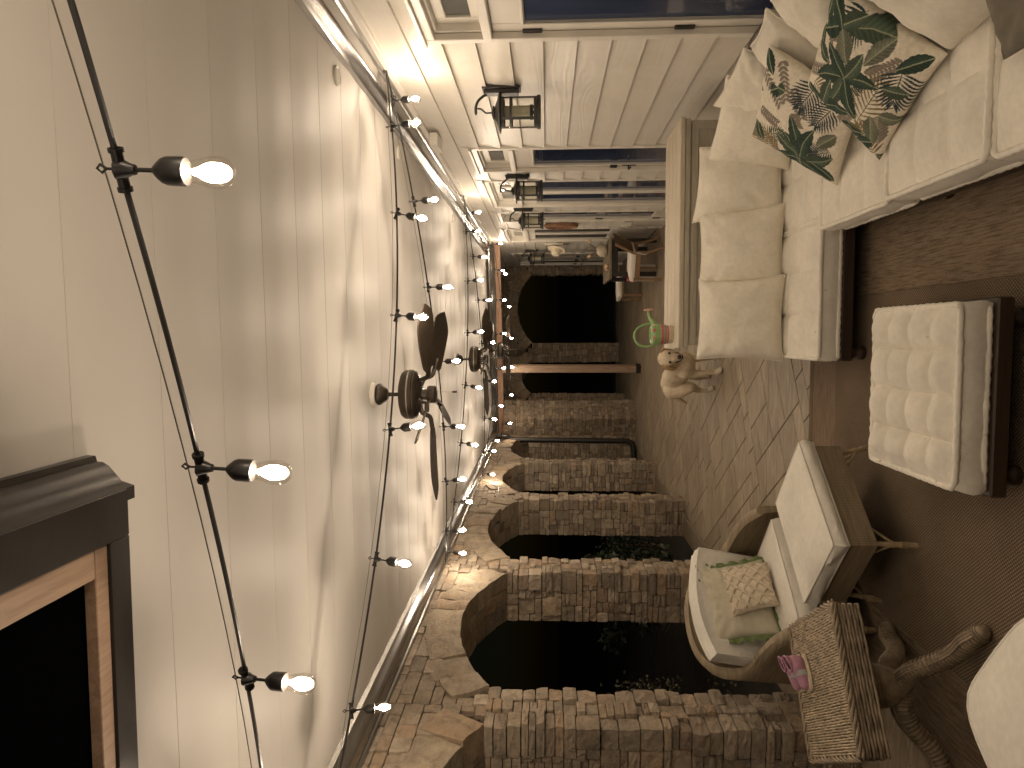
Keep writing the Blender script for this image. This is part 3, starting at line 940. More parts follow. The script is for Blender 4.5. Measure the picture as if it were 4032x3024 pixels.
# ================================================================== STRING LIGHTS
def bulb_meshes():
    s = MB()
    s.tube([(0, -.03, .0), (0, .03, 0)], .0085, 10)
    for y in (-.03, .026): s.tube([(0, y, 0), (0, y + .006, 0)], .011, 10)
    s.tube([(0, 0, .004), (0, 0, .02), (0, .006, .028), (0, 0, .034), (0, -.006, .028), (0, 0, .02)], .0022, 6)
    s.lathe([(.0165, .004), (.0125, -.008), (.008, -.018), (.0075, -.022)], 10)
    s.tube([(0, 0, -.02), (0, 0, -.052)], .0034, 8)
    s.lathe([(.006, -.048), (.012, -.054), (.0185, -.062), (.0205, -.068), (.021, -.092), (.0195, -.096)], 14)
    sm = s.mesh('socket', 40); sm.materials.append(M['black'])
    gp = [(.0145, -.094), (.0150, -.101), (.0180, -.113), (.0215, -.126), (.0232, -.137), (.0222, -.148), (.0180, -.158), (.0110, -.164), (.001, -.1665)]
    gm_ = MB().lathe(gp, 18).mesh('bulb', True); gm_.materials.append(M['glass'])
    f = MB().lathe([(.0045, -.106), (.006, -.112), (.0105, -.120), (.0135, -.128), (.0141, -.135), (.0122, -.144), (.0070, -.1505), (.001, -.153)], 10)
    fm = f.mesh('filament', True); fm.materials.append(M['filament'])
    return sm, gm_, fm
SOCK, GLASS, FIL = bulb_meshes()
def string_light(label, pr, pl, sag, xs):
    pr, pl = Vector(pr), Vector(pl)
    root = thing('string_light', label, 'string light', pr, 0, 'string lights zigzagging under the ceiling')
    def at(x):
        t_ = (pr.x - x) / (pr.x - pl.x)
        p = lerp(pr, pl, t_); p.z -= sag * 4 * t_ * (1 - t_); return p
    nodes = [pr] + [at(x) for x in xs] + [pl]
    path = []
    for a, b_ in zip(nodes[:-1], nodes[1:]):
        for i in range(6):
            t_ = i / 6; p = lerp(a, b_, t_); p.z -= .004 * 4 * t_ * (1 - t_) * min(1, (b_ - a).length / .6); path.append(p)
    path.append(pl)
    MB().tube(path, .0052, 8).build('cable', M['black'], root, off=pr)
    gw = [lerp(pr, pl, i / 24) for i in range(25)]
    for i, p in enumerate(gw):
        t_ = i / 24; p.z += -sag * 4 * t_ * (1 - t_) + .026 * min(1, 8 * t_, 8 * (1 - t_))
    MB().tube(gw, .0014, 5).build('guide_wire', M['steel'], root, off=pr)
    hk = MB()
    for e, dx in ((pr, .05), (pl, -.05)):
        hk.tube([e + Vector((dx, 0, .02)), e + Vector((dx * .5, 0, .03)), e + Vector((0, .012, .015)), e + Vector((0, 0, -.006)), e + Vector((0, -.012, .012)), e + Vector((dx * .25, 0, .026))], .0035, 6)
    hk.build('hook', M['steel'], root, off=pr)
    ang = math.atan2(pl.y - pr.y, pl.x - pr.x) - math.pi / 2
    for x in xs:
        p = at(x) - pr
        eu = (random.uniform(-.16, .16), random.uniform(-.14, .14), ang)
        so = link('socket', SOCK, root, p); so.rotation_euler = eu
        bo = link('bulb', GLASS, root, p); bo.rotation_euler = eu
        so.scale = bo.scale = (1.1, 1.1, 1.1)
        link('filament', FIL, bo)
string_light('string of clear bulbs hanging lowest, passing beside the dark box under the ceiling', (1.63, .435, 2.52), (-2.08, 2.29, 2.724), .149, [1.31, .79, .266, -.262, -.845, -1.40, -1.93])
string_light('string of bulbs starting behind the taupe throw end of the sofa', (1.63, .40, 2.77), (-2.12, -1.3, 2.72), .22, [1.2, .65, .1, -.45, -1.0, -1.55])
string_light('string of bulbs from the hook above the first lantern towards the wicker side table', (1.64, 4.48, 2.775), (-2.08, 2.90, 2.72), .165, [1.256, .70, .112, -.477, -1.073, -1.689])
string_light('string of bulbs from the hook above the first lantern under the nearer fan', (1.64, 4.50, 2.775), (-2.06, 6.30, 2.70), .125, [1.49, .912, .351, -.1965, -.728, -1.225, -1.726])
string_light('string of bulbs between the two doors and the arch beyond the armchair', (1.64, 8.42, 2.755), (-2.05, 6.33, 2.70), .115, [1.186, .603, .034, -.502, -1.047, -1.57, -1.98])
string_light('string of bulbs passing under the middle fan', (1.64, 8.45, 2.755), (-2.02, 10.07, 2.70), .105, [1.45, .97, .45, -.10, -.60, -1.13, -1.62, -1.97])
string_light('string of bulbs crossing just before the farthest fan', (1.64, 12.55, 2.73), (-2.02, 10.10, 2.70), .12, [1.60, 1.13, .595, .02, -.515, -1.05, -1.556])
string_light('string of bulbs nearest the cedar beam', (1.64, 12.6, 2.73), (-1.98, 13.55, 2.66), .13, [1.10, .54, -.03, -.57, -1.12, -1.68])
cd = MB().tube(smoothpath([lw(10.06, .02, 2.68), lw(9.9, .03, 2.60), lw(9.75, .03, 2.50), lw(9.6, .03, 2.44), lw(9.4, .035, 2.43), lw(9.15, .035, 2.40)], 6), .004, 6)
tag(cd.build('power_cord', M['black'], off=(-2.1, 9.7, 2.5), loc=(-2.1, 9.7, 2.5)), 'thin dark cord drooping down the stone above an arcade pillar', 'cord')

# ================================================================== CEILING FANS
def fan(label, x, y, a0, kind=True):
    cz = ceil_z(x)
    r = thing('ceiling_fan', label, 'ceiling fan', (x, y, cz), R(a0), 'dark ceiling fans')
    MB().lathe([(.078, -.028), (.078, .0)], 28).build('mounting_block', M['white_metal'], r)
    MB().lathe([(.060, -.029), (.069, -.042), (.066, -.055), (.045, -.085), (.030, -.10), (.022, -.102)], 24).build('canopy', M['bronze'], r)
    MB().lathe([(.0125, -.10), (.0125, -.165), (.022, -.167), (.024, -.18)], 14).build('downrod', M['bronze'], r)
    mo = MB().lathe([(.03, -.176), (.10, -.180), (.138, -.192), (.152, -.212), (.153, -.262), (.147, -.268), (.147, -.276), (.14, -.284), (.10, -.305), (.04, -.312)], 36).build('motor', M['bronze'], r)
    MB().lathe([(.1545, -.243), (.1555, -.239), (.1545, -.235)], 36, caps=False).build('band', M['steel'], mo)
    MB().lathe([(.032, -.31), (.032, -.345), (.050, -.348), (.055, -.358), (.055, -.392), (.048, -.40), (.02, -.402)], 20).build('switch_housing', M['bronze'], r)
    MB().tube([(.02, 0, -.40), (.021, 0, -.50)], .0012, 5).build('pull_chain', M['steel'], r)
    MB().lathe([(.003, -.50), (.0065, -.508), (.0065, -.527), (.003, -.532)], 8, c=(.021, 0, 0)).build('pull_knob', M['bronze'], r)
    # blade mesh
    bl = MB(); ns = 14; vs = []; fs = []
    tilt = R(-22)
    for k in (0, 1):
        for i in range(ns + 1):
            q = i / ns
            rad = lerp(.20, .66, q)
            w = .056 + .030 * math.sin(min(q * 1.5, 1) * math.pi / 2)
            if q > .72: w *= max(.02, 1 - ((q - .72) / .28) ** 1.7)
            if q < .08: w *= .72 + 3.5 * q
            for sgn in (-1, 1):
                yy = sgn * w
                vs.append((rad, yy * math.cos(tilt), -.378 + yy * math.sin(tilt) + (.004 if k else -.004) - .02 * q * q))
    n2 = (ns + 1) * 2
    for i in range(ns):
        a = 2 * i
        fs += [(a, a + 1, a + 3, a + 2), (n2 + a, n2 + a + 2, n2 + a + 3, n2 + a + 1), (a, a + 2, n2 + a + 2, n2 + a), (a + 1, n2 + a + 1, n2 + a + 3, a + 3)]
    fs += [(0, n2, n2 + 1, 1), (n2 - 2, n2 - 1, 2 * n2 - 1, 2 * n2 - 2)]
    bm1 = bl.add(vs, fs).mesh('blade', 40); bm1.materials.append(M['blade'])
    ir = MB().tube(smoothpath([(.07, 0, -.30), (.115, 0, -.315), (.14, 0, -.36), (.19, 0, -.372), (.27, 0, -.385)], 4), .009, 8, flat=1.6)
    im = ir.mesh('blade_iron', 40); im.materials.append(M['bronze'])
    for k in range(5):
        bo = link('blade', bm1, r); bo.rotation_euler = (0, 0, R(72 * k))
        link('blade_iron', im, bo)
fan('dark ceiling fan nearest the dark ceiling box, white mounting ring', -.362, 4.366, -34.5)
fan('dark ceiling fan hanging midway along the porch ceiling', -.274, 8.33, -26)
fan('dark ceiling fan just before the cedar beam', -.27, 13.0, 4)
for i, (x, y) in enumerate(((1.364, 3.78), (1.364, 5.34), (1.375, 6.84), (1.375, 8.4))):
    r = thing('soffit_vent', ['round white soffit vent before the first lantern', 'round white soffit vent after the first lantern', 'round white soffit vent above the second glazed door', 'round white soffit vent above the third doorway'][i], 'vent', (x, y, ceil_z(x) - .006), 0, 'round soffit vents')
    MB().lathe([(.050, .006), (.052, -.004), (.046, -.009), (.040, -.006)], 24, caps=False).build('rim', M['white_metal'], r)
    MB().lathe([(.042, -.0015), (.042, .004)], 24).build('backing', M['black_metal'], r)
    for k in range(-3, 4):
        h = math.sqrt(max(.042 ** 2 - (k * .0115) ** 2, 0))
        MB().box(-h, h, k * .0115 - .0035, k * .0115 + .0035, -.006, -.002).build('slat', M['white_metal'], r, smooth=None)

# ================================================================== WALL LANTERNS
def lantern_glass():
    m, t, b = nt('seeded_lantern_glass'); t.nodes.remove(b)
    tr = N(t, 'ShaderNodeBsdfTransparent'); tr.inputs[0].default_value = (.93, .93, .90, 1)
    gl = N(t, 'ShaderNodeBsdfGlossy'); gl.inputs['Roughness'].default_value = .02
    fr = N(t, 'ShaderNodeLayerWeight'); fr.inputs[0].default_value = .15
    mx = N(t, 'ShaderNodeMixShader')
    t.links.new(fr.outputs[1], mx.inputs[0]); t.links.new(tr.outputs[0], mx.inputs[1]); t.links.new(gl.outputs[0], mx.inputs[2])
    t.links.new(mx.outputs[0], t.nodes['Material Output'].inputs[0])
    return m
M['lglass'] = lantern_glass()
M['frost'] = plain('frosted_inner_glass', (.38, .36, .27), .5, .08, 8, 60, .05)
def lantern(label, y):
    r = thing('wall_lantern', label, 'wall lantern', (1.672, y, 1.82), 0, 'black wall lanterns along the siding')
    MB().box(-.018, .0, -.055, .055, .135, .395, .004).box(-.045, -.017, -.038, .038, .150, .385, .004).build('backplate', M['black_metal'], r)
    MB().tube(smoothpath([(-.04, 0, .365), (-.055, 0, .392), (-.085, 0, .425), (-.125, 0, .440), (-.165, 0, .440), (-.172, 0, .436)], 5), .0095, 8).build('arm', M['black_metal'], r)
    MB().tube(smoothpath([(-.135, 0, .43), (-.138, 0, .405), (-.155, 0, .385), (-.165, 0, .37), (-.165, 0, .345), (-.165, 0, .328)], 5), .006, 8).build('hanging_hook', M['black_metal'], r)
    c = (-.165, 0, 0)
    MB().lathe([(.008, .335), (.030, .328), (.046, .322), (.046, .316), (.024, .314)], 20, c).build('finial', M['black_metal'], r)
    MB().lathe([(.030, .318), (.036, .312), (.085, .292), (.132, .280), (.134, .272), (.112, .268), (.09, .262)], 32, c).build('cap', M['black_metal'], r)
    cg = MB()
    for z0, z1, rr in ((.245, .272, .103), (.192, .208, .103), (.030, .046, .103)):
        cg.lathe([(rr - .006, z0), (rr, z0), (rr, z1), (rr - .006, z1), (rr - .006, z0)], 32, c, caps=False)
    for k in range(4):
        a = R(45 + 90 * k + 8)
        px, py = -.165 + .102 * math.cos(a), .102 * math.sin(a)
        cg.box(-.003, .003, -.009, .009, .02, .27, 0, Matrix.Translation((px, py, 0)) @ Matrix.Rotation(a, 4, 'Z'))
    cg.build('cage', M['black_metal'], r, smooth=30)
    MB().lathe([(.04, .0), (.105, .0), (.110, .004), (.110, .022), (.103, .028), (.04, .03)], 32, c).build('base', M['black_metal'], r)
    MB().lathe([(.098, .03), (.098, .262)], 32, c, caps=False).build('glass', M['lglass'], r, smooth=True)
    MB().lathe([(.042, .068), (.044, .07), (.044, .262), (.042, .264)], 24, c).build('inner_glass', M['frost'], r)
    MB().lathe([(.012, .03), (.012, .050), (.05, .052), (.05, .072), (.04, .074)], 20, c).build('candle_cup', M['black_metal'], r)
lantern('black wall lantern with clear glass on the widest stretch of siding', 4.915)
lantern('black wall lantern with clear glass just past the first single door', 7.53)
lantern('black wall lantern with clear glass next to the woven oval tray', 9.45)
lantern('black wall lantern with clear glass next to the hanging cream hat', 14.05)

# ================================================================== RUG
rr = thing('rug', 'large brown woven rug with a striped border under the seating', 'rug', (-.6, 3, 0))
ro = Vector((-.6, 3, 0))
bw = .43
MB().box(RUG[0] + bw, RUG[1] - bw, RUG[2], RUG[3] - bw, .001, .011, .003).build('field', M['rug'], rr, smooth=None, off=ro)
MB().box(RUG[0], RUG[0] + bw - .002, RUG[2], RUG[3], .001, .009, .003).build('border', M['rug_border_y'], rr, smooth=None, off=ro)
MB().box(RUG[1] - bw + .002, RUG[1], RUG[2], RUG[3], .001, .009, .003).build('border', M['rug_border_y'], rr, smooth=None, off=ro)
MB().box(RUG[0] + bw, RUG[1] - bw, RUG[3] - bw + .002, RUG[3] - .06, .001, .009, .003).build('border', M['rug_border_x'], rr, smooth=None, off=ro)
MB().box(RUG[0] + bw, RUG[1] - bw, RUG[3] - .058, RUG[3], .001, .010, .003).build('edge_binding', M['rug'], rr, smooth=None, off=ro)

# ================================================================== CUSHIONS
def mattress(parent, x0, x1, y0, y1, z0, z1, nx, ny, mat, off=(0, 0, 0), puff=.022, seed=0, name='seat_cushion'):
    """tufted mattress cushion with rolled edges"""
    n = 12 * max(nx, ny); vs = []; fs = []
    nX = nY = n
    o = Vector((seed * 3.3, seed * 1.7, 0))
    def ztop(u, v):
        cu, cv = (u * nx) % 1, (v * ny) % 1
        if u >= 1: cu = 1
        if v >= 1: cv = 1
        p = ((4 * cu * (1 - cu)) ** .5) * ((4 * cv * (1 - cv)) ** .5)
        e = min(u, 1 - u, v, 1 - v)
        k = .55 + .45 * p
        edge = min(1, e / .03) ** .5
        return z1 - .012 + puff * (k - .55) / .45 * min(1, .35 + e * 6) * edge + .005 * noise.noise(Vector((u * 5, v * 5, 0)) + o) * edge
    for j in range(nY + 1):
        for i in range(nX + 1):
            u, v = i / nX, j / nY
            wob = .006 * noise.noise(Vector((u * 6, v * 6, 5)) + o)
            vs.append((lerp(x0, x1, u) + wob * (u in (0, 1)), lerp(y0, y1, v) + wob * (v in (0, 1)), ztop(u, v)))
    for j in range(nY):
        for i in range(nX):
            a = j * (nX + 1) + i
            fs.append((a, a + 1, a + nX + 2, a + nX + 1))
    ring = [i for i in range(nX + 1)] + [j * (nX + 1) + nX for j in range(1, nY + 1)] + [nY * (nX + 1) + i for i in range(nX - 1, -1, -1)] + [j * (nX + 1) for j in range(nY - 1, 0, -1)]
    m_ = len(ring); prev = ring
    cx, cy = (x0 + x1) / 2, (y0 + y1) / 2
    for lv, (f_, bul) in enumerate(((.75, .008), (.5, .011), (.25, .008), (0, 0))):
        cur = []
        for q, idx in enumerate(ring):
            p = Vector(vs[idx]); z = lerp(z0, z1 - .012, f_)
            dx = (1 if p.x > x1 - .02 else -1 if p.x < x0 + .02 else 0); dy = (1 if p.y > y1 - .02 else -1 if p.y < y0 + .02 else 0)
            w = .007 * noise.noise(Vector((p.x * 9, p.y * 9, lv * .4)) + o)
            vs.append((p.x + dx * (bul + w), p.y + dy * (bul + w), z)); cur.append(len(vs) - 1)
        for q in range(m_):
            fs.append((prev[q], cur[q], cur[(q + 1) % m_], prev[(q + 1) % m_]))
        prev = cur
    fs.append(tuple(prev))
    cu = MB().add(vs, fs).build(name, mat, parent, smooth=50, off=off)
    for zz in (z1 - .010, z0 + .012):
        P = []
        rad = .03
        for (ax_, ay_, a0) in ((x1 - rad, y1 - rad, 0), (x0 + rad, y1 - rad, 90), (x0 + rad, y0 + rad, 180), (x1 - rad, y0 + rad, 270)):
            for q in range(5):
                a = R(a0 + 22.5 * q); P.append(Vector((ax_ + rad * math.cos(a), ay_ + rad * math.sin(a), zz)))
        Q = []
        for i, p in enumerate(P):
            nx_ = P[(i + 1) % len(P)]; L = (nx_ - p).length; st = max(1, int(L / .014))
            for q in range(st): Q.append(lerp(p, nx_, q / st))
        rs = [.0125 + .0016 * math.sin(i * 1.9) + .0012 * random.uniform(-1, 1) for i in range(len(Q))]
        Q = [p + Vector((0, 0, .003 * noise.noise(p * 7 + o))) for p in Q]
        MB().tube(Q, rs, 7, closed=True).build('edge_roll', mat, cu, smooth=True, off=off)
    return cu
def bunfoot(parent, x, y, z1, off, mat=None):
    return MB().lathe([(.012, 0), (.030, .004), (.040, .022), (.038, .040), (.022, .052), (.018, .058), (.030, .064), (.034, z1 - .004), (.034, z1 + .004)], 16, c=(x, y, 0)).build('foot', mat or M['dark_wood'], parent, off=off)

# white tufted ottoman on the rug
oo = Vector((-.23, 3.03, 0))
ot = thing('ottoman', 'square cream tufted ottoman on a low dark wood base, alone on the rug', 'ottoman', oo)
OX0, OX1, OY0, OY1 = -.577, .11, 2.69, 3.37
MB().box(OX0 - .025, OX1 + .025, OY0 - .03, OY1 + .025, .09, .150, .006).build('base', M['dark_wood'], ot, smooth=None, off=oo)
for x in (OX0 + .05, OX1 - .05):
    for y in (OY0 + .04, OY1 - .04): bunfoot(ot, x, y, .09, oo)
mattress(ot, OX0, OX1, OY0, OY1, .150, .272, 4, 4, M['canvas2'], oo, .052, 1, 'cushion')

# sectional sofa
so = Vector((1.0, 3.6, 0))
sf = thing('sectional_sofa', 'L-shaped cream cushioned sofa on a low dark wood frame by the house wall', 'sofa', so)
bs = MB()
bs.box(-.145, 1.60, 4.012, 4.90, .092, .157, .006)
bs.box(.580, 1.60, 1.0, 4.010, .092, .157, .006)
bs.build('base', M['dark_wood'], sf, smooth=None, off=so)
for x, y in ((-.10, 4.06), (-.10, 4.84), (.63, 1.1), (.63, 2.48), (.63, 3.25), (1.5, 1.1), (1.5, 4.82), (.8, 4.84)): bunfoot(sf, x, y, .092, so)
mattress(sf, -.135, .625, 4.022, 4.78, .157, .282, 3, 3, M['canvas2'], so, 0.0272, 2)
mattress(sf, .64, 1.52, 4.00, 4.78, .157, .285, 3, 3, M['canvas'], so, 0.023799999999999998, 3)
mattress(sf, .575, 1.52, 3.215, 3.985, .157, .300, 3, 3, M['canvas'], so, 0.030599999999999995, 4)
mattress(sf, .585, 1.52, 2.50, 3.20, .157, .318, 3, 3, M['canvas'], so, 0.034, 5)
mattress(sf, .585, 1.52, 1.76, 2.485, .157, .300, 3, 3, M['canvas'], so, 0.034, 6)
mattress(sf, .585, 1.52, 1.02, 1.745, .157, .300, 3, 3, M['canvas'], so, 0.034, 7)
br = MB().box(1.56, 1.60, 1.0, 4.05, .157, .66, .006)
br.tube([(1.58, 1.0, .665), (1.58, 4.0, .665)], .022, 10)
br.tube(smoothpath([(1.58, 4.0, .665), (1.575, 4.06, .66), (1.57, 4.10, .63), (1.57, 4.09, .595), (1.57, 4.055, .60)], 4), .02, 10)
br.box(-.10, 1.45, 4.86, 4.89, .157, .50, .006)
br.build('back_frame', M['dark_wood'], sf, off=so)

def pillow(name, label, cat, a, b, c, d, t, mat, n=30, pull=.07, wr=1.0, piping=None, seed=0, colorfn=None, group=None, flat=.42, flip=False):
    A, B, C_, D = (Vector(p) for p in (a, b, c, d))
    ctr = (A + B + C_ + D) / 4
    nr = (C_ - A).cross(D - B).normalized()
    if flip: nr = -nr
    o = Vector((seed * 5.1, seed * 2.3, seed * 9.7))
    def bil(s, q):
        u, v = (s + 1) / 2, (q + 1) / 2
        return lerp(lerp(A, B, u), lerp(D, C_, u), v)
    vs = []; fs = []; uv = []
    idx = {}
    for side in (1, -1):
        for j in range(n + 1):
            for i in range(n + 1):
                bd_ = i in (0, n) or j in (0, n)
                if side == -1 and bd_:
                    idx[side, i, j] = idx[1, i, j]; continue
                s, q = -math.cos(math.pi * i / n), -math.cos(math.pi * j / n)
                s = lerp(s, 2 * i / n - 1, .6); q = lerp(q, 2 * j / n - 1, .6)
                s2 = s * (1 - pull * (1 - q * q)); q2 = q * (1 - pull * (1 - s * s))
                p = bil(s2, q2) - ctr
                th = max((1 - s * s) * (1 - q * q), 0) ** flat
                e = max(abs(s), abs(q))
                w = noise.noise(Vector((s * 2.2, q * 2.2, side)) + o) * .016 * wr * th
                ang = math.atan2(q, s)
                w += .0085 * wr * math.sin(ang * 19 + 5 * noise.noise(Vector((ang * 1.5, 0, side)) + o)) * (e ** 2.2) * (1 - e ** 8) * (.4 + abs(noise.noise(Vector((ang * 2, 3, side)) + o)) * 2)
                w += noise.noise(Vector((s * 5, q * 5, side + 4)) + o) * .006 * wr
                if bd_: w = noise.noise(Vector((s * 6, q * 6, 2)) + o) * .004
                vs.append(p + nr * (side * t / 2 * th + w)); uv.append((s, q))
                idx[side, i, j] = len(vs) - 1
        for j in range(n):
            for i in range(n):
                f = (idx[side, i, j], idx[side, i + 1, j], idx[side, i + 1, j + 1], idx[side, i, j + 1])
                fs.append(f if side == 1 else f[::-1])
    me = bpy.data.meshes.new(name)
    me.from_pydata([tuple(p) for p in vs], [], fs)
    bm = bmesh.new(); bm.from_mesh(me); bmesh.ops.recalc_face_normals(bm, faces=bm.faces); bm.to_mesh(me); bm.free()
    me.polygons.foreach_set('use_smooth', [True] * len(me.polygons))
    if colorfn is not None:
        cols = colorfn(np.array(uv))
        at_ = me.color_attributes.new('Col', 'FLOAT_COLOR', 'POINT')
        at_.data.foreach_set('color', np.concatenate([cols, np.ones((len(cols), 1))], 1).astype(np.float32).ravel())
    me.materials.append(mat)
    ob = tag(link(name, me, None, ctr), label, cat, group)
    if piping is not None:
        ring = [vs[idx[1, i, 0]] for i in range(n)] + [vs[idx[1, n, j]] for j in range(n)] + [vs[idx[1, i, n]] for i in range(n, 0, -1)] + [vs[idx[1, 0, j]] for j in range(n, 0, -1)]
        MB().tube(ring, .0052, 6, closed=True).build('piping', piping, ob, smooth=True)
    return ob
# back pillows of the run facing the rug, leaning on the console
PG = None
pillow('throw_pillow', 'plain cream back pillow at the open end of the sofa beside the dog', 'pillow', (-.165, 4.57, .29), (.375, 4.56, .29), (.37, 4.83, .765), (-.16, 4.84, .77), .26, M['linen'], piping=M['linen'], seed=1)
pillow('throw_pillow', 'plain cream back pillow second from the open end of the sofa', 'pillow', (.325, 4.62, .285), (.82, 4.57, .29), (.82, 4.85, .765), (.315, 4.87, .755), .25, M['linen'], piping=M['linen'], seed=2)
pillow('throw_pillow', 'plain cream back pillow beside the corner leaning on the pale console', 'pillow', (.765, 4.64, .29), (1.23, 4.58, .30), (1.24, 4.86, .765), (.755, 4.89, .80), .25, M['linen'], piping=M['linen'], seed=3)
pillow('throw_pillow', 'cream pillow tucked into the sofa corner behind the smaller leafy pillow', 'pillow', (1.02, 4.55, .29), (1.42, 4.22, .30), (1.53, 4.36, .72), (1.13, 4.74, .74), .20, M['linen'], piping=M['linen'], seed=4)
pillow('throw_pillow', 'cream pillow standing in the corner against the siding', 'pillow', (1.22, 4.44, .30), (1.44, 4.04, .30), (1.57, 4.06, .70), (1.40, 4.50, .76), .14, M['linen'], piping=M['linen'], seed=5)
pillow('throw_pillow', 'cream pillow against the dark back rail between the two leafy pillows', 'pillow', (1.22, 3.88, .31), (1.22, 3.42, .31), (1.50, 3.44, .77), (1.50, 3.86, .72), .21, M['linen'], piping=M['linen'], seed=6)
pillow('throw_pillow', 'cream pillow pressed behind the larger leafy pillow', 'pillow', (1.24, 3.42, .31), (1.16, 2.98, .32), (1.45, 2.96, .80), (1.52, 3.40, .76), .21, M['linen'], piping=M['linen'], seed=7)
pillow('throw_pillow', 'large cream back pillow between the bigger leafy pillow and the taupe throw', 'pillow', (1.01, 2.68, .33), (1.04, 2.12, .33), (1.44, 2.12, .86), (1.44, 2.74, .84), .25, M['linen'], piping=M['linen'], seed=8)
pillow('throw_pillow', 'large cream back pillow behind the taupe throw', 'pillow', (1.10, 2.16, .31), (1.10, 1.5, .31), (1.46, 1.5, .86), (1.46, 2.14, .88), .20, M['linen'], piping=M['linen'], seed=9)
pillow('throw', 'taupe folded throw cushion with a welted edge on the sofa seat', 'throw', (.84, 2.30, .385), (.80, 1.70, .36), (1.12, 1.68, .50), (1.16, 2.28, .52), .12, M['taupe'], piping=M['taupe'], seed=10, wr=1.2)

# leafy printed pillows
def leaf_print(seed, spec):
    rs = np.random.default_rng(seed)
    def fn(uv):
        x, y = uv[:, 0], uv[:, 1]
        n_ = len(x)
        col = np.tile(np.array([.76, .70, .58]), (n_, 1))
        def put(mask, c, k=1.0):
            if mask.any(): col[mask] = np.array(c) * (k if np.isscalar(k) else k[mask][:, None])
        def leaf(cx, cy, ang, L, W, c, rib=(.34, .36, .24), bend=0.0):
            ca, sa = math.cos(ang), math.sin(ang)
            u = (x - cx) * ca + (y - cy) * sa; v = -(x - cx) * sa + (y - cy) * ca
            v = v - bend * (u / L) * (1 - u / L) * L
            q = np.clip(u / L, 0, 1)
            w = W * np.sin(np.pi * q ** .85) ** .8 * (1 + .05 * np.sin(u * 40 / L))
            ins = (u > 0) & (u < L) & (np.abs(v) < w)
            sh = .78 + .55 * (v > 0) * (1 - np.abs(v) / np.maximum(w, 1e-5)) + .16 * np.sin((u + np.abs(v) * .9) * 55 / L)
            put(ins, c, sh)
            put(ins & (np.abs(v) < .009), rib)
        def frond(cx, cy, ang, L, W, c, k=11, fan=62):
            for i in range(k):
                q = .06 + .9 * i / k
                bx, by = cx + math.cos(ang) * L * q, cy + math.sin(ang) * L * q
                for sg in (-1, 1):
                    leaf(bx, by, ang + sg * R(fan * (1.08 - .72 * q)), W * (.55 + .75 * math.sin(math.pi * min(q + .18, 1))), .0165, c, sc(c, .8), .12 * sg)
            leaf(cx, cy, ang, L, .010, sc(c, .7), sc(c, .7))
        def spray(cx, cy, ang, L, c, k=9):
            for i in range(k):
                q = i / k
                for sg in (-1, 1):
                    leaf(cx + math.cos(ang) * L * q, cy + math.sin(ang) * L * q, ang + sg * R(58), .15, .030, c, sc(c, .75))
            leaf(cx, cy, ang, L, .008, sc(c, .6), sc(c, .6))
        fnm = dict(leaf=leaf, frond=frond, spray=spray)
        for s in spec: fnm[s[0]](*s[1:])
        return col
    return fn
G1, G2, G3 = (.042, .074, .055), (.080, .112, .078), (.18, .19, .14)
BL, OC, TP = (.035, .062, .075), (.26, .20, .095), (.30, .255, .205)
def random_print(seed, k):
    rs = random.Random(seed)
    out = []
    for _ in range(6):
        out.append(('spray', rs.uniform(-.95, .6), rs.uniform(-.95, .9), rs.uniform(0, 6.28), .55, TP))
    for _ in range(4):
        out.append(('frond', rs.uniform(-.9, .9), rs.uniform(-.9, .9), rs.uniform(0, 6.28), rs.uniform(.5, .75), .26, rs.choice([OC, OC, BL])))
    for _ in range(k):
        cx, cy, a = rs.uniform(-.85, .85), rs.uniform(-.85, .85), rs.uniform(0, 6.28)
        for j in range(rs.choice([2, 3, 4])):
            out.append(('leaf', cx, cy, a + j * rs.uniform(.55, .95), rs.uniform(.34, .58), rs.uniform(.075, .115), rs.choice([G1, G1, G2, G3]), (.34, .36, .24), rs.uniform(-.3, .3)))
    return out
M['print'] = attr_mat('leaf_print_cotton')
def filler(seed, k):
    rs = random.Random(seed); out = []
    for _ in range(k):
        x, y, a = rs.uniform(-1, 1), rs.uniform(-1, 1), rs.uniform(0, 6.28)
        q = rs.random()
        if q < .6: out.append(('leaf', x, y, a, rs.uniform(.22, .38), rs.uniform(.05, .085), rs.choice([G1, G2, G2, G3, TP]), (.30, .32, .2), rs.uniform(-.3, .3)))
        elif q < .85: out.append(('frond', x, y, a, rs.uniform(.3, .5), .2, rs.choice([OC, BL, G2, G2]), 9))
        else: out.append(('spray', x, y, a, rs.uniform(.3, .5), TP, 7))
    return out
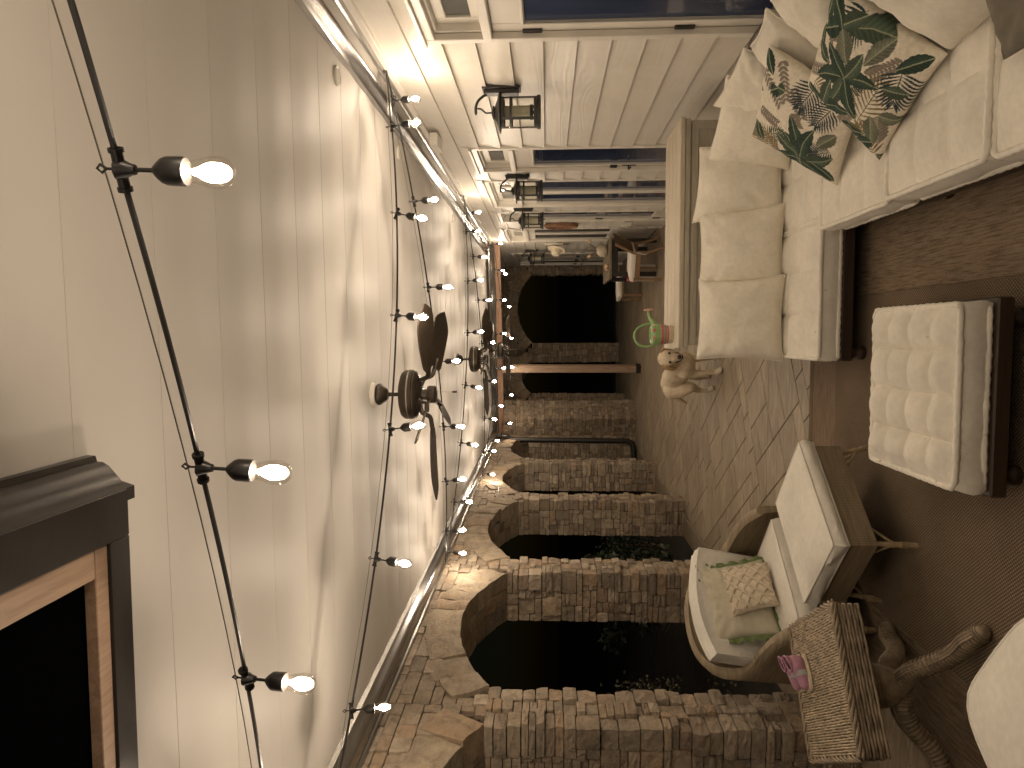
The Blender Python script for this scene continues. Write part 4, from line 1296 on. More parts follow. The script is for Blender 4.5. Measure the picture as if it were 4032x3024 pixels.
BIG = [('spray', .62, -.70, 2.2, .55, TP), ('spray', -.95, .5, -.6, .6, TP), ('spray', .05, .98, -1.2, .5, TP), ('spray', -.98, -.55, .5, .5, TP),
       ('frond', .42, .62, -1.45, 1.0, .42, OC), ('frond', .70, -.62, 1.35, .62, .36, BL), ('frond', -.80, .66, .1, .62, .34, OC), ('frond', -.25, -.98, 1.9, .55, .3, BL), ('frond', .9, .95, -2.4, .6, .3, OC),
       ('leaf', -.12, .05, 2.55, .72, .16, G1, (.30, .32, .2), .3), ('leaf', -.12, .05, 1.75, .62, .15, G2, (.30, .32, .2), -.2), ('leaf', -.12, .05, .75, .70, .14, G1, (.30, .32, .2), .25), ('leaf', -.12, .05, -.35, .68, .135, G1, (.30, .32, .2), -.3), ('leaf', -.12, .05, -1.3, .58, .14, G2, (.30, .32, .2), .2), ('leaf', -.12, .05, 3.6, .62, .14, G1, (.30, .32, .2), .2),
       ('leaf', .34, -.92, 2.75, .85, .17, G2, (.30, .32, .2), .35), ('leaf', .34, -.92, 1.95, .6, .14, G3), ('leaf', -.5, -.62, .9, .55, .16, G3), ('leaf', -.52, -.62, 2.4, .5, .15, G1), ('leaf', -.52, -.62, -.8, .45, .13, G2),
       ('leaf', -.45, .92, -.5, .8, .15, G1, (.30, .32, .2), -.3), ('leaf', -.45, .92, -1.45, .65, .15, G2), ('leaf', -.45, .92, 3.3, .5, .13, G1), ('leaf', .05, .97, -.45, .62, .12, G1), ('leaf', .72, .22, 1.2, .5, .16, TP), ('leaf', .72, .22, -.2, .35, .12, G3),
       ('leaf', .8, .75, -2.0, .5, .14, G3), ('leaf', .8, .72, 2.4, .45, .12, G1), ('leaf', -.9, -.08, .3, .42, .12, G2), ('leaf', -.92, -.88, .6, .55, .14, G1), ('leaf', -.92, -.88, 1.5, .5, .12, G2), ('leaf', .92, -.92, 2.3, .5, .13, G1), ('leaf', .95, -.3, 2.9, .4, .11, G2)]
SMALL = [('spray', -.95, -.6, .5, .7, TP), ('spray', -.6, -.95, 1.0, .65, TP), ('spray', -.2, -.7, .9, .6, TP), ('spray', -.85, .1, .2, .5, TP), ('frond', .2, -.95, 1.9, .6, .34, BL), ('frond', .65, -.75, 2.0, .6, .3, BL),
         ('frond', -.25, .95, -2.75, .8, .42, OC), ('frond', .85, .2, 2.6, .5, .26, BL), ('frond', -.95, .95, -.7, .6, .3, OC),
         ('leaf', .25, .72, -1.95, 1.0, .17, G1, (.30, .32, .2), .2), ('leaf', .25, .72, -1.35, .9, .17, G1, (.30, .32, .2), -.25), ('leaf', .25, .72, -2.65, .7, .15, G2), ('leaf', .25, .72, 2.7, .62, .14, G1), ('leaf', .25, .72, -.55, .75, .15, G2, (.30, .32, .2), .3), ('leaf', .25, .72, .4, .5, .14, G1), ('leaf', .25, .72, 1.4, .4, .13, G2),
         ('leaf', .85, -.2, 2.2, .5, .14, G3), ('leaf', -.98, -.95, .8, .4, .12, G1), ('leaf', -.6, -.5, 1.2, .2, .1, G1), ('leaf', -.55, -.5, 2.4, .2, .1, G1), ('leaf', -.55, -.52, -.2, .2, .1, G2), ('leaf', -.95, .45, .9, .5, .12, G1), ('leaf', .95, .9, -2.6, .5, .13, G1)]
pillow('throw_pillow', 'larger leafy green and ochre printed pillow lying against the cream pillows', 'pillow', (1.395, 2.90, .66), (.99, 2.66, .36), (.755, 3.22, .335), (1.15, 3.42, .58), .15, M['print'], n=210, seed=21, colorfn=leaf_print(3, filler(2, 9) + BIG), wr=.7)
pillow('throw_pillow', 'smaller leafy green and ochre printed pillow leaning in the sofa corner', 'pillow', (1.37, 3.50, .735), (1.02, 3.23, .40), (.75, 3.72, .315), (1.085, 4.02, .66), .14, M['print'], n=190, seed=22, colorfn=leaf_print(5, filler(9, 10) + SMALL), wr=.7)

# ================================================================== CONSOLE BEHIND THE SOFA, WATERING CAN
co = Vector((.69, 5.25, 0))
cs = thing('console_bench', 'weathered pale wood console with a thick lid standing behind the sofa', 'console', co)
for i, (ya, yb) in enumerate(((4.95, 5.10), (5.103, 5.26), (5.263, 5.40), (5.403, 5.555))):
    MB().box(-.10 + .012 * (i == 0), 1.47, ya, yb, .842, .875, .004).build('top_plank', M['console'], cs, smooth=None, off=co)
MB().box(-.085, 1.46, 4.953, 4.985, .805, .840, .004).build('upper_rail', M['console_grey'], cs, smooth=None, off=co)
MB().box(-.065, 1.44, 4.966, 5.0, .08, .803, .003).build('front_panel', M['console_grey'], cs, smooth=None, off=co)
MB().box(-.07, 1.45, 4.958, 4.968, .752, .795, .003).build('mid_rail', M['console_grey'], cs, smooth=None, off=co)
MB().box(-.055, -.035, 5.0, 5.5, .08, .80, .003).build('side_panel', M['console_grey'], cs, smooth=None, off=co)
MB().box(1.41, 1.43, 5.0, 5.5, .08, .80, .003).build('side_panel', M['console_grey'], cs, smooth=None, off=co)
MB().box(-.06, 1.44, 5.5, 5.52, .08, .80, .003).build('back_panel', M['console_grey'], cs, smooth=None, off=co)
for x in (-.07, 1.39):
    for y in (4.96, 5.46): MB().box(x, x + .06, y, y + .06, 0, .80, .004).build('leg', M['console_grey'], cs, smooth=None, off=co)

wc = thing('watering_can', 'small green watering can with pink and teal bands and a flower spout', 'watering can', (.005, 5.20, .875), R(4))
def band(z0, z1, mat, name, r0=None, r1=None, parent=None):
    rad = lambda z: .058 + .105 * z if z < .10 else .0685 + .030 * math.sin((z - .10) / .06 * 1.2) * 0 + .0
    return MB().lathe([(r0, z0), (r1, z1)], 36, caps=False).build(name, mat, parent or wc, smooth=True)
prof = lambda z: .062 + .13 * z
body = MB().lathe([(.052, 0), (.0615, .001), (.062, .004), (prof(.025), .025), (prof(.05), .05), (prof(.085), .085), (.077, .105), (.079, .125), (.073, .143), (.060, .155), (.050, .158), (.047, .156), (.045, .15), (.05, .12), (.04, .03), (.0, .028)], 36).build('body', M['can_green'], wc)
for z0, z1, mt, nm in ((.002, .028, 'can_cream', 'cream_band'), (.030, .046, 'can_pink', 'pink_band'), (.048, .060, 'can_teal', 'teal_band'), (.062, .086, 'can_pink', 'pink_band')):
    MB().lathe([(prof(z0) + .0008, z0), (prof(z1) + .0008, z1)], 36, caps=False).build(nm, M[mt], body, smooth=True)
for z0, z1 in ((.0282, .0298), (.0462, .0478), (.0602, .0618), (.0862, .091)):
    MB().lathe([(prof(z0) + .0009, z0), (prof(z1) + .0009, z1)], 36, caps=False).build('cream_line', M['can_cream'], body, smooth=True)
for z, mt, cnt in ((.015, 'can_greendot', 20), (.074, 'can_dot', 20)):
    dm = MB()
    for k in range(cnt):
        a = 2 * math.pi * k / cnt
        dm.ball(((prof(z) + .001) * math.cos(a), (prof(z) + .001) * math.sin(a), z), .0022, 6, 4)
    tag(dm.build('dots', M[mt], body), kind='stuff')
for k in range(16):
    a = 2 * math.pi * k / 16
    MB().ball((.0755 * math.cos(a), .0755 * math.sin(a), .0935), (.006, .006, .007), 8, 6).build('scallop', M['can_green'], body)
for k, mt in enumerate(('can_peach', 'can_pink', 'can_cream', 'can_peach', 'can_pink', 'can_cream')):
    a = R(-112 + 42 * k)
    fm_ = MB()
    for q in range(6):
        aa = R(60 * q); u_ = .0095 * math.cos(aa); v_ = .0095 * math.sin(aa)
        fm_.ball((.0745 * math.cos(a) - u_ * math.sin(a), .0745 * math.sin(a) + u_ * math.cos(a), .136 + v_), .0062, 7, 5)
    fm_.ball((.0775 * math.cos(a), .0775 * math.sin(a), .136), .0055, 7, 5)
    fm_.build('flower', M[mt], body)
hp = [(-.072, 0, .135), (-.085, 0, .16), (-.088, 0, .195), (-.075, 0, .235), (-.045, 0, .262), (-.005, 0, .270), (.035, 0, .255), (.062, 0, .22), (.075, 0, .18), (.078, 0, .148)]
MB().tube(smoothpath(hp, 5), .0088, 10).build('handle', M['can_green'], wc)
sp = [(.066, 0, .125), (.095, 0, .142), (.118, 0, .158), (.14, 0, .166), (.170, 0, .168)]
MB().tube(smoothpath(sp, 5), [lerp(.024, .0105, min(1, i / 12)) for i in range(21)], 12).build('spout', M['can_green'], wc)
rs_ = MB()
for q in range(6):
    aa = R(60 * q); rs_.ball((.178, .024 * math.cos(aa), .168 + .024 * math.sin(aa)), (.007, .016, .016), 10, 6)
rs_.ball((.180, 0, .168), (.008, .014, .014), 10, 6)
rs_.build('rose', M['can_peach'], wc)

# ================================================================== DOG
def organic(name, balls, voxel=.008, it=7):
    mb = MB()
    for p, r in balls: mb.ball(p, r, 12, 8)
    me = mb.mesh(name, True, recalc=True)
    ob = bpy.data.objects.new(name, me); COL.objects.link(ob)
    md = ob.modifiers.new('r', 'REMESH'); md.mode = 'VOXEL'; md.voxel_size = voxel; md.use_smooth_shade = True
    m2 = ob.modifiers.new('s', 'SMOOTH'); m2.factor = .5; m2.iterations = it
    dg = bpy.context.evaluated_depsgraph_get(); dg.update()
    out = bpy.data.meshes.new_from_object(ob.evaluated_get(dg))
    bpy.data.objects.remove(ob)
    out.name = name
    return out
def limb(pts, balls):
    """pts: (x, y, z, r) swept spheres"""
    for (x0, y0, z0, r0), (x1, y1, z1, r1) in zip(pts[:-1], pts[1:]):
        L = math.dist((x0, y0, z0), (x1, y1, z1)); st = max(2, int(L / (.35 * min(r0, r1))))
        for i in range(st + 1):
            t_ = i / st
            balls.append(((lerp(x0, x1, t_), lerp(y0, y1, t_), lerp(z0, z1, t_)), lerp(r0, r1, t_)))
dogrot = math.atan2(-.87, .49)
dog = thing('dog', 'yellow labrador dog standing on the patio beyond the open end of the sofa', 'dog', (-.405, 7.56, 0), dogrot)
B_ = []
for p, r in (((.17, 0, .395), (.155, .125, .150)), ((.05, 0, .405), (.18, .122, .138)), ((-.10, 0, .425), (.17, .108, .118)), ((-.22, 0, .425), (.145, .115, .125)), ((.22, 0, .43), (.11, .105, .12)), ((.24, 0, .36), (.10, .085, .10))):
    B_.append((p, r))
limb([(.20, 0, .46, .105), (.28, 0, .50, .092), (.34, -.01, .545, .080)], B_)
# head looks towards the lens side of the porch, muzzle down
hd = Vector((.40, -.025, .565)); hdir = Vector((.84, -.36, -.42)).normalized(); hside = Vector((.36, .93, .08)).normalized(); hup = hdir.cross(hside)
hup = hup if hup.z > 0 else -hup
def H(f, s, u): return hd + hdir * f + hside * s + hup * u
def lb(pts):
    limb([(*H(f, s, u), r) for f, s, u, r in pts], B_)
lb([(-.03, 0, .0, .088), (.02, 0, .004, .082)])
lb([(.02, .025, .012, .062), (.05, .02, .002, .052)]); lb([(.02, -.025, .012, .062), (.05, -.02, .002, .052)])
lb([(.05, 0, -.012, .054), (.10, 0, -.022, .044), (.145, 0, -.026, .040)])
lb([(.06, 0, -.048, .038), (.125, 0, -.055, .030)])
for sg in (-1, 1):
    limb([(.20, .085 * sg, .37, .07), (.165, .09 * sg, .285, .050), (.185, .088 * sg, .20, .037), (.205, .086 * sg, .11, .030), (.205, .086 * sg, .05, .031), (.225, .086 * sg, .03, .032), (.262, .086 * sg, .022, .026)], B_)
    for q in (-1, 0, 1): limb([(.255, .086 * sg + q * .017, .022, .018), (.275, .086 * sg + q * .018, .017, .015)], B_)
    fx = .07 if sg < 0 else -.03
    limb([(-.23, .075 * sg, .42, .11), (-.20 + fx * .3, .095 * sg, .33, .088), (-.165 + fx * .6, .10 * sg, .255, .060), (-.23 + fx, .10 * sg, .195, .040), (-.275 + fx, .10 * sg, .155, .030), (-.262 + fx, .10 * sg, .07, .027), (-.255 + fx, .10 * sg, .035, .030), (-.21 + fx, .10 * sg, .022, .025)], B_)
    for q in (-1, 0, 1): limb([(-.215 + fx, .10 * sg + q * .016, .021, .017), (-.195 + fx, .10 * sg + q * .017, .016, .014)], B_)
limb([(-.32, 0, .45, .042), (-.385, -.04, .41, .036), (-.415, -.10, .335, .030), (-.425, -.155, .25, .018)], B_)
dm = organic('body', B_, .0075, 11)
vs = np.zeros(len(dm.vertices) * 3, dtype=np.float32); dm.vertices.foreach_get('co', vs); vs = vs.reshape(-1, 3)
cols = np.tile(np.array([.64, .545, .405], dtype=np.float64), (len(vs), 1))
nz = np.array([noise.noise(Vector(p) * 7) for p in vs]); nz2 = np.array([noise.noise(Vector(p) * 45) for p in vs])
cols *= (1 + .18 * nz + .10 * nz2)[:, None]
legm = np.clip((.20 - vs[:, 2]) / .15, 0, 1)[:, None]
cols = cols * (1 - legm) + np.array([.64, .56, .44]) * legm
tl = np.clip((-.34 - vs[:, 0]) / .12, 0, 1)[:, None]
cols = cols * (1 - tl * .75) + np.array([.33, .20, .10]) * tl * .75
mz = H(.15, 0, -.005); dd = np.linalg.norm(vs - np.array(mz), axis=1)
sn = np.clip((.055 - dd) / .03, 0, 1)[:, None]
cols = cols * (1 - sn * .55) + np.array([.22, .15, .11]) * sn * .55
ca_ = dm.color_attributes.new('Col', 'FLOAT_COLOR', 'POINT')
ca_.data.foreach_set('color', np.concatenate([cols, np.ones((len(cols), 1))], 1).astype(np.float32).ravel())
M['fur'] = attr_mat('yellow_fur', rough=.8, wb=220, bstr=.55)
dm.materials.clear(); dm.materials.append(M['fur'])
dm.polygons.foreach_set('use_smooth', [True] * len(dm.polygons))
dbody = link('body', dm, dog)
for sg in (-1, 1):
    E_ = []
    limb([(*H(-.02, .070 * sg, .052), .020), (*H(-.008, .097 * sg, .022), .028), (*H(.008, .107 * sg, -.028), .028), (*H(.02, .100 * sg, -.075), .015)], E_)
    em_ = organic('ear', [(p, (r * .95, r * .8, r)) for p, r in E_], .006, 5)
    em_.materials.clear(); em_.materials.append(plain('ear_fur', (.36, .235, .13), .8, .2, 20, 200, .4, kind='obj'))
    em_.polygons.foreach_set('use_smooth', [True] * len(em_.polygons))
    link('ear', em_, dog)
    p = H(.076, .043 * sg, .030)
    MB().ball(p, .0150, 10, 8).build('eye', M['dogblack'], dog, smooth=True)
MB().ball(H(.180, 0, -.010), (.021, .023, .019), 10, 8).build('nose', M['dogblack'], dog, smooth=True)
mo_ = [H(.060, .046, -.055), H(.10, .042, -.047), H(.14, .033, -.046), H(.172, .012, -.050), H(.176, 0, -.046), H(.172, -.012, -.050), H(.14, -.033, -.046), H(.10, -.042, -.047), H(.060, -.046, -.055)]
MB().tube(smoothpath(mo_, 4), .0085, 6).build('mouth', M['dogblack'], dog, smooth=True)

# ================================================================== WICKER ARMCHAIR
CA = math.atan2(-.645, .76)       # local +x = the way the chair faces
ch = thing('wicker_armchair', 'wicker armchair with cream slipcovered seat and back between two stone pillars', 'armchair', (-1.60, 4.29, 0), CA)
FX = .355                        # seat front, local x
def shell():
    path = [(FX, -.385, .47), (FX - .10, -.395, .535), (.10, -.40, .575), (-.08, -.40, .60), (-.20, -.385, .66), (-.29, -.33, .76), (-.345, -.20, .835), (-.36, 0, .86), (-.345, .20, .835), (-.29, .33, .76), (-.20, .385, .66), (-.08, .40, .60), (.10, .40, .575), (FX - .10, .395, .535), (FX, .385, .47)]
    P = smoothpath(path, 5)
    vs = []; fs = []
    th = .045; n = len(P)
    for i, p in enumerate(P):
        t_ = (P[min(i + 1, n - 1)] - P[max(i - 1, 0)]); t_.z = 0; t_.normalize()
        inn = Vector((-t_.y, t_.x, 0))
        lean = 1 if p.x > -.1 else 1
        for (o, z) in ((0, .12), (.012, p.z * .5), (.0, p.z - .02), (-.018, p.z + .005), (.0, p.z + .022), (.03, p.z + .024), (.048, p.z + .005), (.05, p.z - .03), (th, .30), (th, .12)):
            flare = -.055 * max(0, (z - .3)) if z > .3 else 0
            q = Vector((p.x, p.y, 0)) + inn * (o + flare)
            vs.append((q.x, q.y, z))
    m_ = 10
    for i in range(n - 1):
        for k in range(m_):
            fs.append((i * m_ + k, i * m_ + (k + 1) % m_, (i + 1) * m_ + (k + 1) % m_, (i + 1) * m_ + k))
    fs.append(tuple(range(m_))); fs.append(tuple((n - 1) * m_ + k for k in range(m_ - 1, -1, -1)))
    return MB().add(vs, fs)
shell().build('arm_shell', M['wicker'], ch, smooth=45)
MB().box(FX - .045, FX - .005, -.34, .34, .12, .315, .01).build('front_skirt', M['wicker'], ch)
MB().box(-.30, FX - .05, -.34, .34, .26, .315, .01).build('seat_deck', M['wicker'], ch)
for x, y in ((FX - .05, -.35), (FX - .05, .35), (-.22, -.33), (-.22, .33)):
    MB().lathe([(.014, 0), (.02, .01), (.018, .05), (.022, .06), (.018, .07), (.018, .14)], 12, c=(x, y, 0)).build('leg', M['cane'], ch)
def boxcushion(name, parent, x0, x1, y0, y1, z0, z1, mat, crown=.02, seed=0, rot=None, piping=True, wr=1.0, bend=0.0):
    n = 22; vs = []; fs = []; o = Vector((seed * 3.7, seed, 0))
    rad = .03
    def ol(u, v):
        return lerp(x0, x1, u), lerp(y0, y1, v)
    for j in range(n + 1):
        for i in range(n + 1):
            u, v = i / n, j / n
            x, y = ol(u, v)
            e = (4 * u * (1 - u) * 4 * v * (1 - v)) ** .4
            z = z1 + crown * e + wr * (.006 * noise.noise(Vector((u * 4, v * 4, 1)) + o) + .005 * abs(noise.noise(Vector((u * 3 + v * 2, v * 7, 3)) + o))) * min(1, 8 * min(u, 1 - u, v, 1 - v))
            vs.append((x, y, z))
    for j in range(n):
        for i in range(n):
            a = j * (n + 1) + i; fs.append((a, a + 1, a + n + 2, a + n + 1))
    ring = [i for i in range(n + 1)] + [j * (n + 1) + n for j in range(1, n + 1)] + [n * (n + 1) + i for i in range(n - 1, -1, -1)] + [j * (n + 1) for j in range(n - 1, 0, -1)]
    prev = ring
    for lv, f_ in enumerate((.8, .5, .2, 0)):
        cur = []
        for idx in ring:
            p = Vector(vs[idx]); dx = (1 if p.x > x1 - 1e-4 else -1 if p.x < x0 + 1e-4 else 0); dy = (1 if p.y > y1 - 1e-4 else -1 if p.y < y0 + 1e-4 else 0)
            bl = .012 * math.sin(math.pi * f_) + wr * .008 * noise.noise(Vector((p.x * 8, p.y * 8, lv * .5)) + o) * (f_ > 0)
            vs.append((p.x + dx * bl, p.y + dy * bl, lerp(z0, z1, f_))); cur.append(len(vs) - 1)
        for q in range(len(ring)): fs.append((prev[q], cur[q], cur[(q + 1) % len(ring)], prev[(q + 1) % len(ring)]))
        prev = cur
    fs.append(tuple(prev))
    if rot is not None: vs = [tuple(rot @ Vector(p)) for p in vs]
    if bend: vs = [(p[0] + bend * p[1] * p[1], p[1], p[2] - .35 * p[1] * p[1]) for p in vs]
    cu = MB().add(vs, fs).build(name, mat, parent, smooth=55)
    if piping:
        MB().tube([Vector(vs[i]) for i in ring], .005, 6, closed=True).build('piping', mat, cu, smooth=True)
        MB().tube([Vector(vs[i]) for i in prev], .005, 6, closed=True).build('piping', mat, cu, smooth=True)
    return cu
boxcushion('seat_cushion', ch, -.24, FX + .015, -.315, .315, .317, .425, M['slip'], .018, 3)
RB = Matrix.Translation((-.245, 0, .42)) @ Matrix.Rotation(R(-74), 4, 'Y')
boxcushion('back_cushion', ch, 0, .455, -.35, .35, -.05, .05, M['slip'], .05, 4, RB, wr=2.2, bend=.62)
c_, s_ = math.cos(CA), math.sin(CA)
def chw(x, y, z): return (-1.60 + x * c_ - y * s_, 4.29 + x * s_ + y * c_, z)
pp = pillow('throw_pillow', 'sage green pillow with a ruffled green edge on the wicker armchair', 'pillow', chw(.10, -.28, .445), chw(.10, .215, .445), chw(-.045, .225, .81), chw(-.055, -.265, .79), .13, M['sage'], seed=31, wr=1.2)
# ruffle
ringpts = []
cn = [Vector(chw(.10, -.28, .445)), Vector(chw(.10, .215, .445)), Vector(chw(-.045, .225, .81)), Vector(chw(-.055, -.265, .79))]
cc = sum(cn, Vector()) / 4
for k in range(4):
    for i in range(26): 
        u = i / 26; p = lerp(cn[k], cn[(k + 1) % 4], u); p = p + (cc - p) * (.07 * 4 * u * (1 - u)); ringpts.append(p - cc)
nrm = (cn[2] - cn[0]).cross(cn[3] - cn[1]).normalized()
vs = []; fs = []
for i, p in enumerate(ringpts):
    out = p.normalized(); w = .018 * math.sin(i * 1.35) + .008 * math.sin(i * 2.9)
    vs += [tuple(p - out * .006), tuple(p + out * .014 + nrm * w * .5), tuple(p + out * .030 + nrm * w)]
m_ = len(ringpts)
for i in range(m_):
    for k in range(2):
        fs.append((i * 3 + k, i * 3 + k + 1, ((i + 1) % m_) * 3 + k + 1, ((i + 1) % m_) * 3 + k))
rf = MB().add(vs, fs).build('ruffle', M['sage_trim'], pp, smooth=True, recalc=False)
rf.location = cc - pp.location
mq = [chw(.215, -.16, .45), chw(.20, .13, .455), chw(.065, .15, .70), chw(.08, -.165, .69)]
mp_ = pillow('throw_pillow', 'small cream macrame pillow with diamond rope lattice on the wicker armchair', 'pillow', *mq, .11, M['macrame'], seed=32, wr=.6)
mqv = [Vector(p) for p in mq]; mcc = sum(mqv, Vector()) / 4; mn = (mqv[2] - mqv[0]).cross(mqv[3] - mqv[1]).normalized()
if mn.dot(Vector((math.cos(CA), math.sin(CA), .3))) < 0: mn = -mn
def on_pillow(s, q, lift):
    u, v = (s + 1) / 2, (q + 1) / 2
    p = lerp(lerp(mqv[0], mqv[1], u), lerp(mqv[3], mqv[2], u), v)
    return p - mcc + mn * (.055 * max((1 - s * s) * (1 - q * q), 0) ** .42 + lift)
kk = 4
for fam in (1, -1):
    for i in range(-kk + 1, kk):
        c0 = 2 * i / kk
        for o in (-.035, .035):
            pts = []
            for j in range(25):
                s = -1 + 2 * j / 24; q = fam * s + c0 + o
                if abs(q) <= .98 and abs(s) <= .98: pts.append(on_pillow(s, q, .003))
            if len(pts) > 2: MB().tube(pts, .0048, 6).build('rope', M['macrame'], mp_, smooth=True)

# ================================================================== WICKER FOOTSTOOL IN FRONT OF THE ARMCHAIR
fs_ = thing('wicker_footstool', 'wicker footstool with a rumpled cream cushion before the wicker armchair', 'footstool', (-1.007, 3.835, 0), CA)
a, b2 = .265, .315
sk = MB()
for (x0, x1, y0, y1) in ((-a, a, -b2, -b2 + .02), (-a, a, b2 - .02, b2), (-a, -a + .02, -b2 + .02, b2 - .02), (a - .02, a, -b2 + .02, b2 - .02)):
    sk.box(x0, x1, y0, y1, .19, .335, .003)
sk.box(-a + .021, a - .021, -b2 + .021, b2 - .021, .30, .333)
sk.build('skirt', M['wicker'], fs_)
boxcushion('cushion', fs_, -a - .005, a + .012, -b2 - .01, b2 + .01, .336, .41, M['slip'], .02, 9, wr=2.6)
for sx in (-1, 1):
    for sy in (-1, 1):
        x, y = sx * (a - .03), sy * (b2 - .03)
        lg = MB().tube([(x, y, .20), (x + sx * .012, y + sy * .012, .10), (x + sx * .03, y + sy * .03, .0)], [.012, .0135, .0145], 10)
        for z, kq in ((.115, .010), (.075, .018), (.055, .02)):
            lg.lathe([(.0155, z - .008), (.0178, z), (.0155, z + .008)], 10, c=(x + sx * kq, y + sy * kq, 0))
        leg = lg.build('leg', M['cane'], fs_)
        MB().tube(smoothpath([(x + sx * .012, y + sy * .012, .105), (x - sx * .02, y + sy * .005, .125), (x - sx * .07, y, .165), (x - sx * .10, y, .20)], 4), .0065, 8).build('brace', M['cane'], leg)
        MB().tube(smoothpath([(x + sx * .012, y + sy * .012, .105), (x + sx * .005, y - sy * .02, .125), (x, y - sy * .07, .165), (x, y - sy * .11, .20)], 4), .0065, 8).build('brace', M['cane'], leg)

# ================================================================== WICKER SIDE TABLE AND SHOES
P_, Q_, R_, S_ = Vector((-1.161, 3.064, 0)), Vector((-1.466, 3.562, 0)), Vector((-1.975, 3.246, 0)), Vector((-1.668, 2.74, 0))
tc = (P_ + Q_ + R_ + S_) / 4
ta = math.atan2((P_ - S_).y, (P_ - S_).x)       # local x runs S -> P, local y runs P -> Q
st = thing('wicker_side_table', 'square wicker side table on a pedestal with curved legs, small shoes on top', 'side table', tc, ta)
hs, HT = .298, .55
MB().box(-hs + .015, hs - .015, -hs + .015, hs - .015, .44, HT - .008, .004).build('top_core', M['strand_dark'], st, smooth=None)
wv = MB()
rows, cols_ = 52, 9
rw = 2 * (hs - .012) / rows; cw = 2 * (hs - .012) / cols_
for i in range(rows):
    x = -hs + .012 + rw * (i + .5)
    for j in range(cols_ + 1):
        y0 = -hs + .012 + cw * (j - (.5 if i % 2 else 0)); y1 = y0 + cw
        ya, yb = max(y0 - .006, -hs + .01), min(y1 + .006, hs - .01)
        if yb - ya < .02: continue
        jx = random.uniform(-.0008, .0008); jz = random.uniform(-.0006, .0012)
        pts = []
        for q in range(6):
            t_ = q / 5; pts.append((x + jx, lerp(ya, yb, t_), HT - .006 + (.0085 + jz) * math.sin(math.pi * t_) ** .8))
        wv.tube(pts, rw * .43, 6, caps=False)
tag(wv.build('top_weave', M['strand'], st, smooth=True), kind='stuff')
rim = MB()
for (A, B) in (((-hs, -hs), (hs, -hs)), ((hs, -hs), (hs, hs)), ((hs, hs), (-hs, hs)), ((-hs, hs), (-hs, -hs))):
    A, B = Vector((*A, HT - .004)), Vector((*B, HT - .004)); d = (B - A).normalized(); sd = Vector((-d.y, d.x, 0))
    for k in range(4):
        pts = []
        for i in range(61):
            t_ = i / 60; ph = t_ * 2 * math.pi * 3.2 + k * math.pi / 2
            pts.append(lerp(A, B, t_) + sd * (.0105 * math.cos(ph)) + Vector((0, 0, .0105 * math.sin(ph))))
        rim.tube(pts, .0068, 6)
tag(rim.build('braided_rim', M['strand_rim'], st, smooth=True), kind='stuff')
ap = MB()
for k in range(7):
    z = HT - .03 - .0135 * k
    ins = .004 + (.004 if k % 2 else 0)
    q = hs - ins
    pts = []
    for (A, B) in (((-q, -q), (q, -q)), ((q, -q), (q, q)), ((q, q), (-q, q)), ((-q, q), (-q, -q))):
        for i in range(24):
            t_ = i / 24; w = .004 * math.sin(i * math.pi / 2 + k * math.pi)
            d = Vector((B[0] - A[0], B[1] - A[1], 0)).normalized(); sd = Vector((d.y, -d.x, 0))
            pts.append(Vector((lerp(A[0], B[0], t_), lerp(A[1], B[1], t_), z)) + sd * w)
    ap.tube(pts, .0066, 6, closed=True)
tag(ap.build('apron_weave', M['strand_rim'], st, smooth=True), kind='stuff')
pd = MB()
def prad(z): return .062 + .028 * math.sin(math.pi * min(max((z - .22) / .2, 0), 1)) ** .9 + (.012 if z > .405 else 0)
MB().lathe([(prad(z) - .006, z) for z in np.linspace(.20, .45, 14)], 20).build('pedestal_core', M['strand_dark'], st)
nrg = 24
for k in range(nrg):
    z = lerp(.21, .445, k / (nrg - 1)); rr_ = prad(z)
    pts = [(rr_ * math.cos(q * math.pi / 14) + 0, rr_ * math.sin(q * math.pi / 14), z + .001 * math.sin(q * 2.2 + k)) for q in range(28)]
    pd.tube(pts, .0056, 6, closed=True)
tag(pd.build('pedestal_weave', M['strand_rim'], st, smooth=True), kind='stuff')
for k in range(3):
    ang = R(-71 + 120 * k)
    dv = Vector((math.cos(ang), math.sin(ang), 0))
    prof_ = [(.03, .205, 0), (.10, .205, 0), (.17, .175, 0), (.24, .115, 0), (.32, .075, 0), (.41, .068, 0), (.48, .040, 0)]
    cl = smoothpath([tuple(dv * r_) [:2] + (z,) for r_, z, w in prof_], 5)
    leg = MB().tube(cl, [lerp(.040, .030, i / (len(cl) - 1)) for i in range(len(cl))], 10).ball(tuple(cl[-1]), (.031, .031, .034), 12, 8).build('leg', M['strand_rim'], st)
    lw_ = MB()
    m_ = len(cl)
    fine = smoothpath([tuple(p) for p in cl], 2)
    for i in range(1, len(fine) - 1, 2):
        c0 = fine[i]; t_ = (fine[i + 1] - fine[i - 1]).normalized(); n1 = t_.cross(Vector((0, 0, 1))).normalized(); n2_ = n1.cross(t_)
        rr_ = lerp(.040, .030, i / len(fine)) + .003
        lw_.tube([c0 + n1 * rr_ * math.cos(q * math.pi / 7) + n2_ * rr_ * math.sin(q * math.pi / 7) for q in range(14)], .0048, 5, closed=True)
    for o in (-.012, 0, .012):
        sd = dv.cross(Vector((0, 0, 1)))
        lw_.tube([p + sd * o + Vector((0, 0, lerp(.040, .030, i / m_) + .006)) for i, p in enumerate(cl)], .0058, 6)
    tag(lw_.build('leg_weave', M['strand_rim'], leg, smooth=True), kind='stuff')
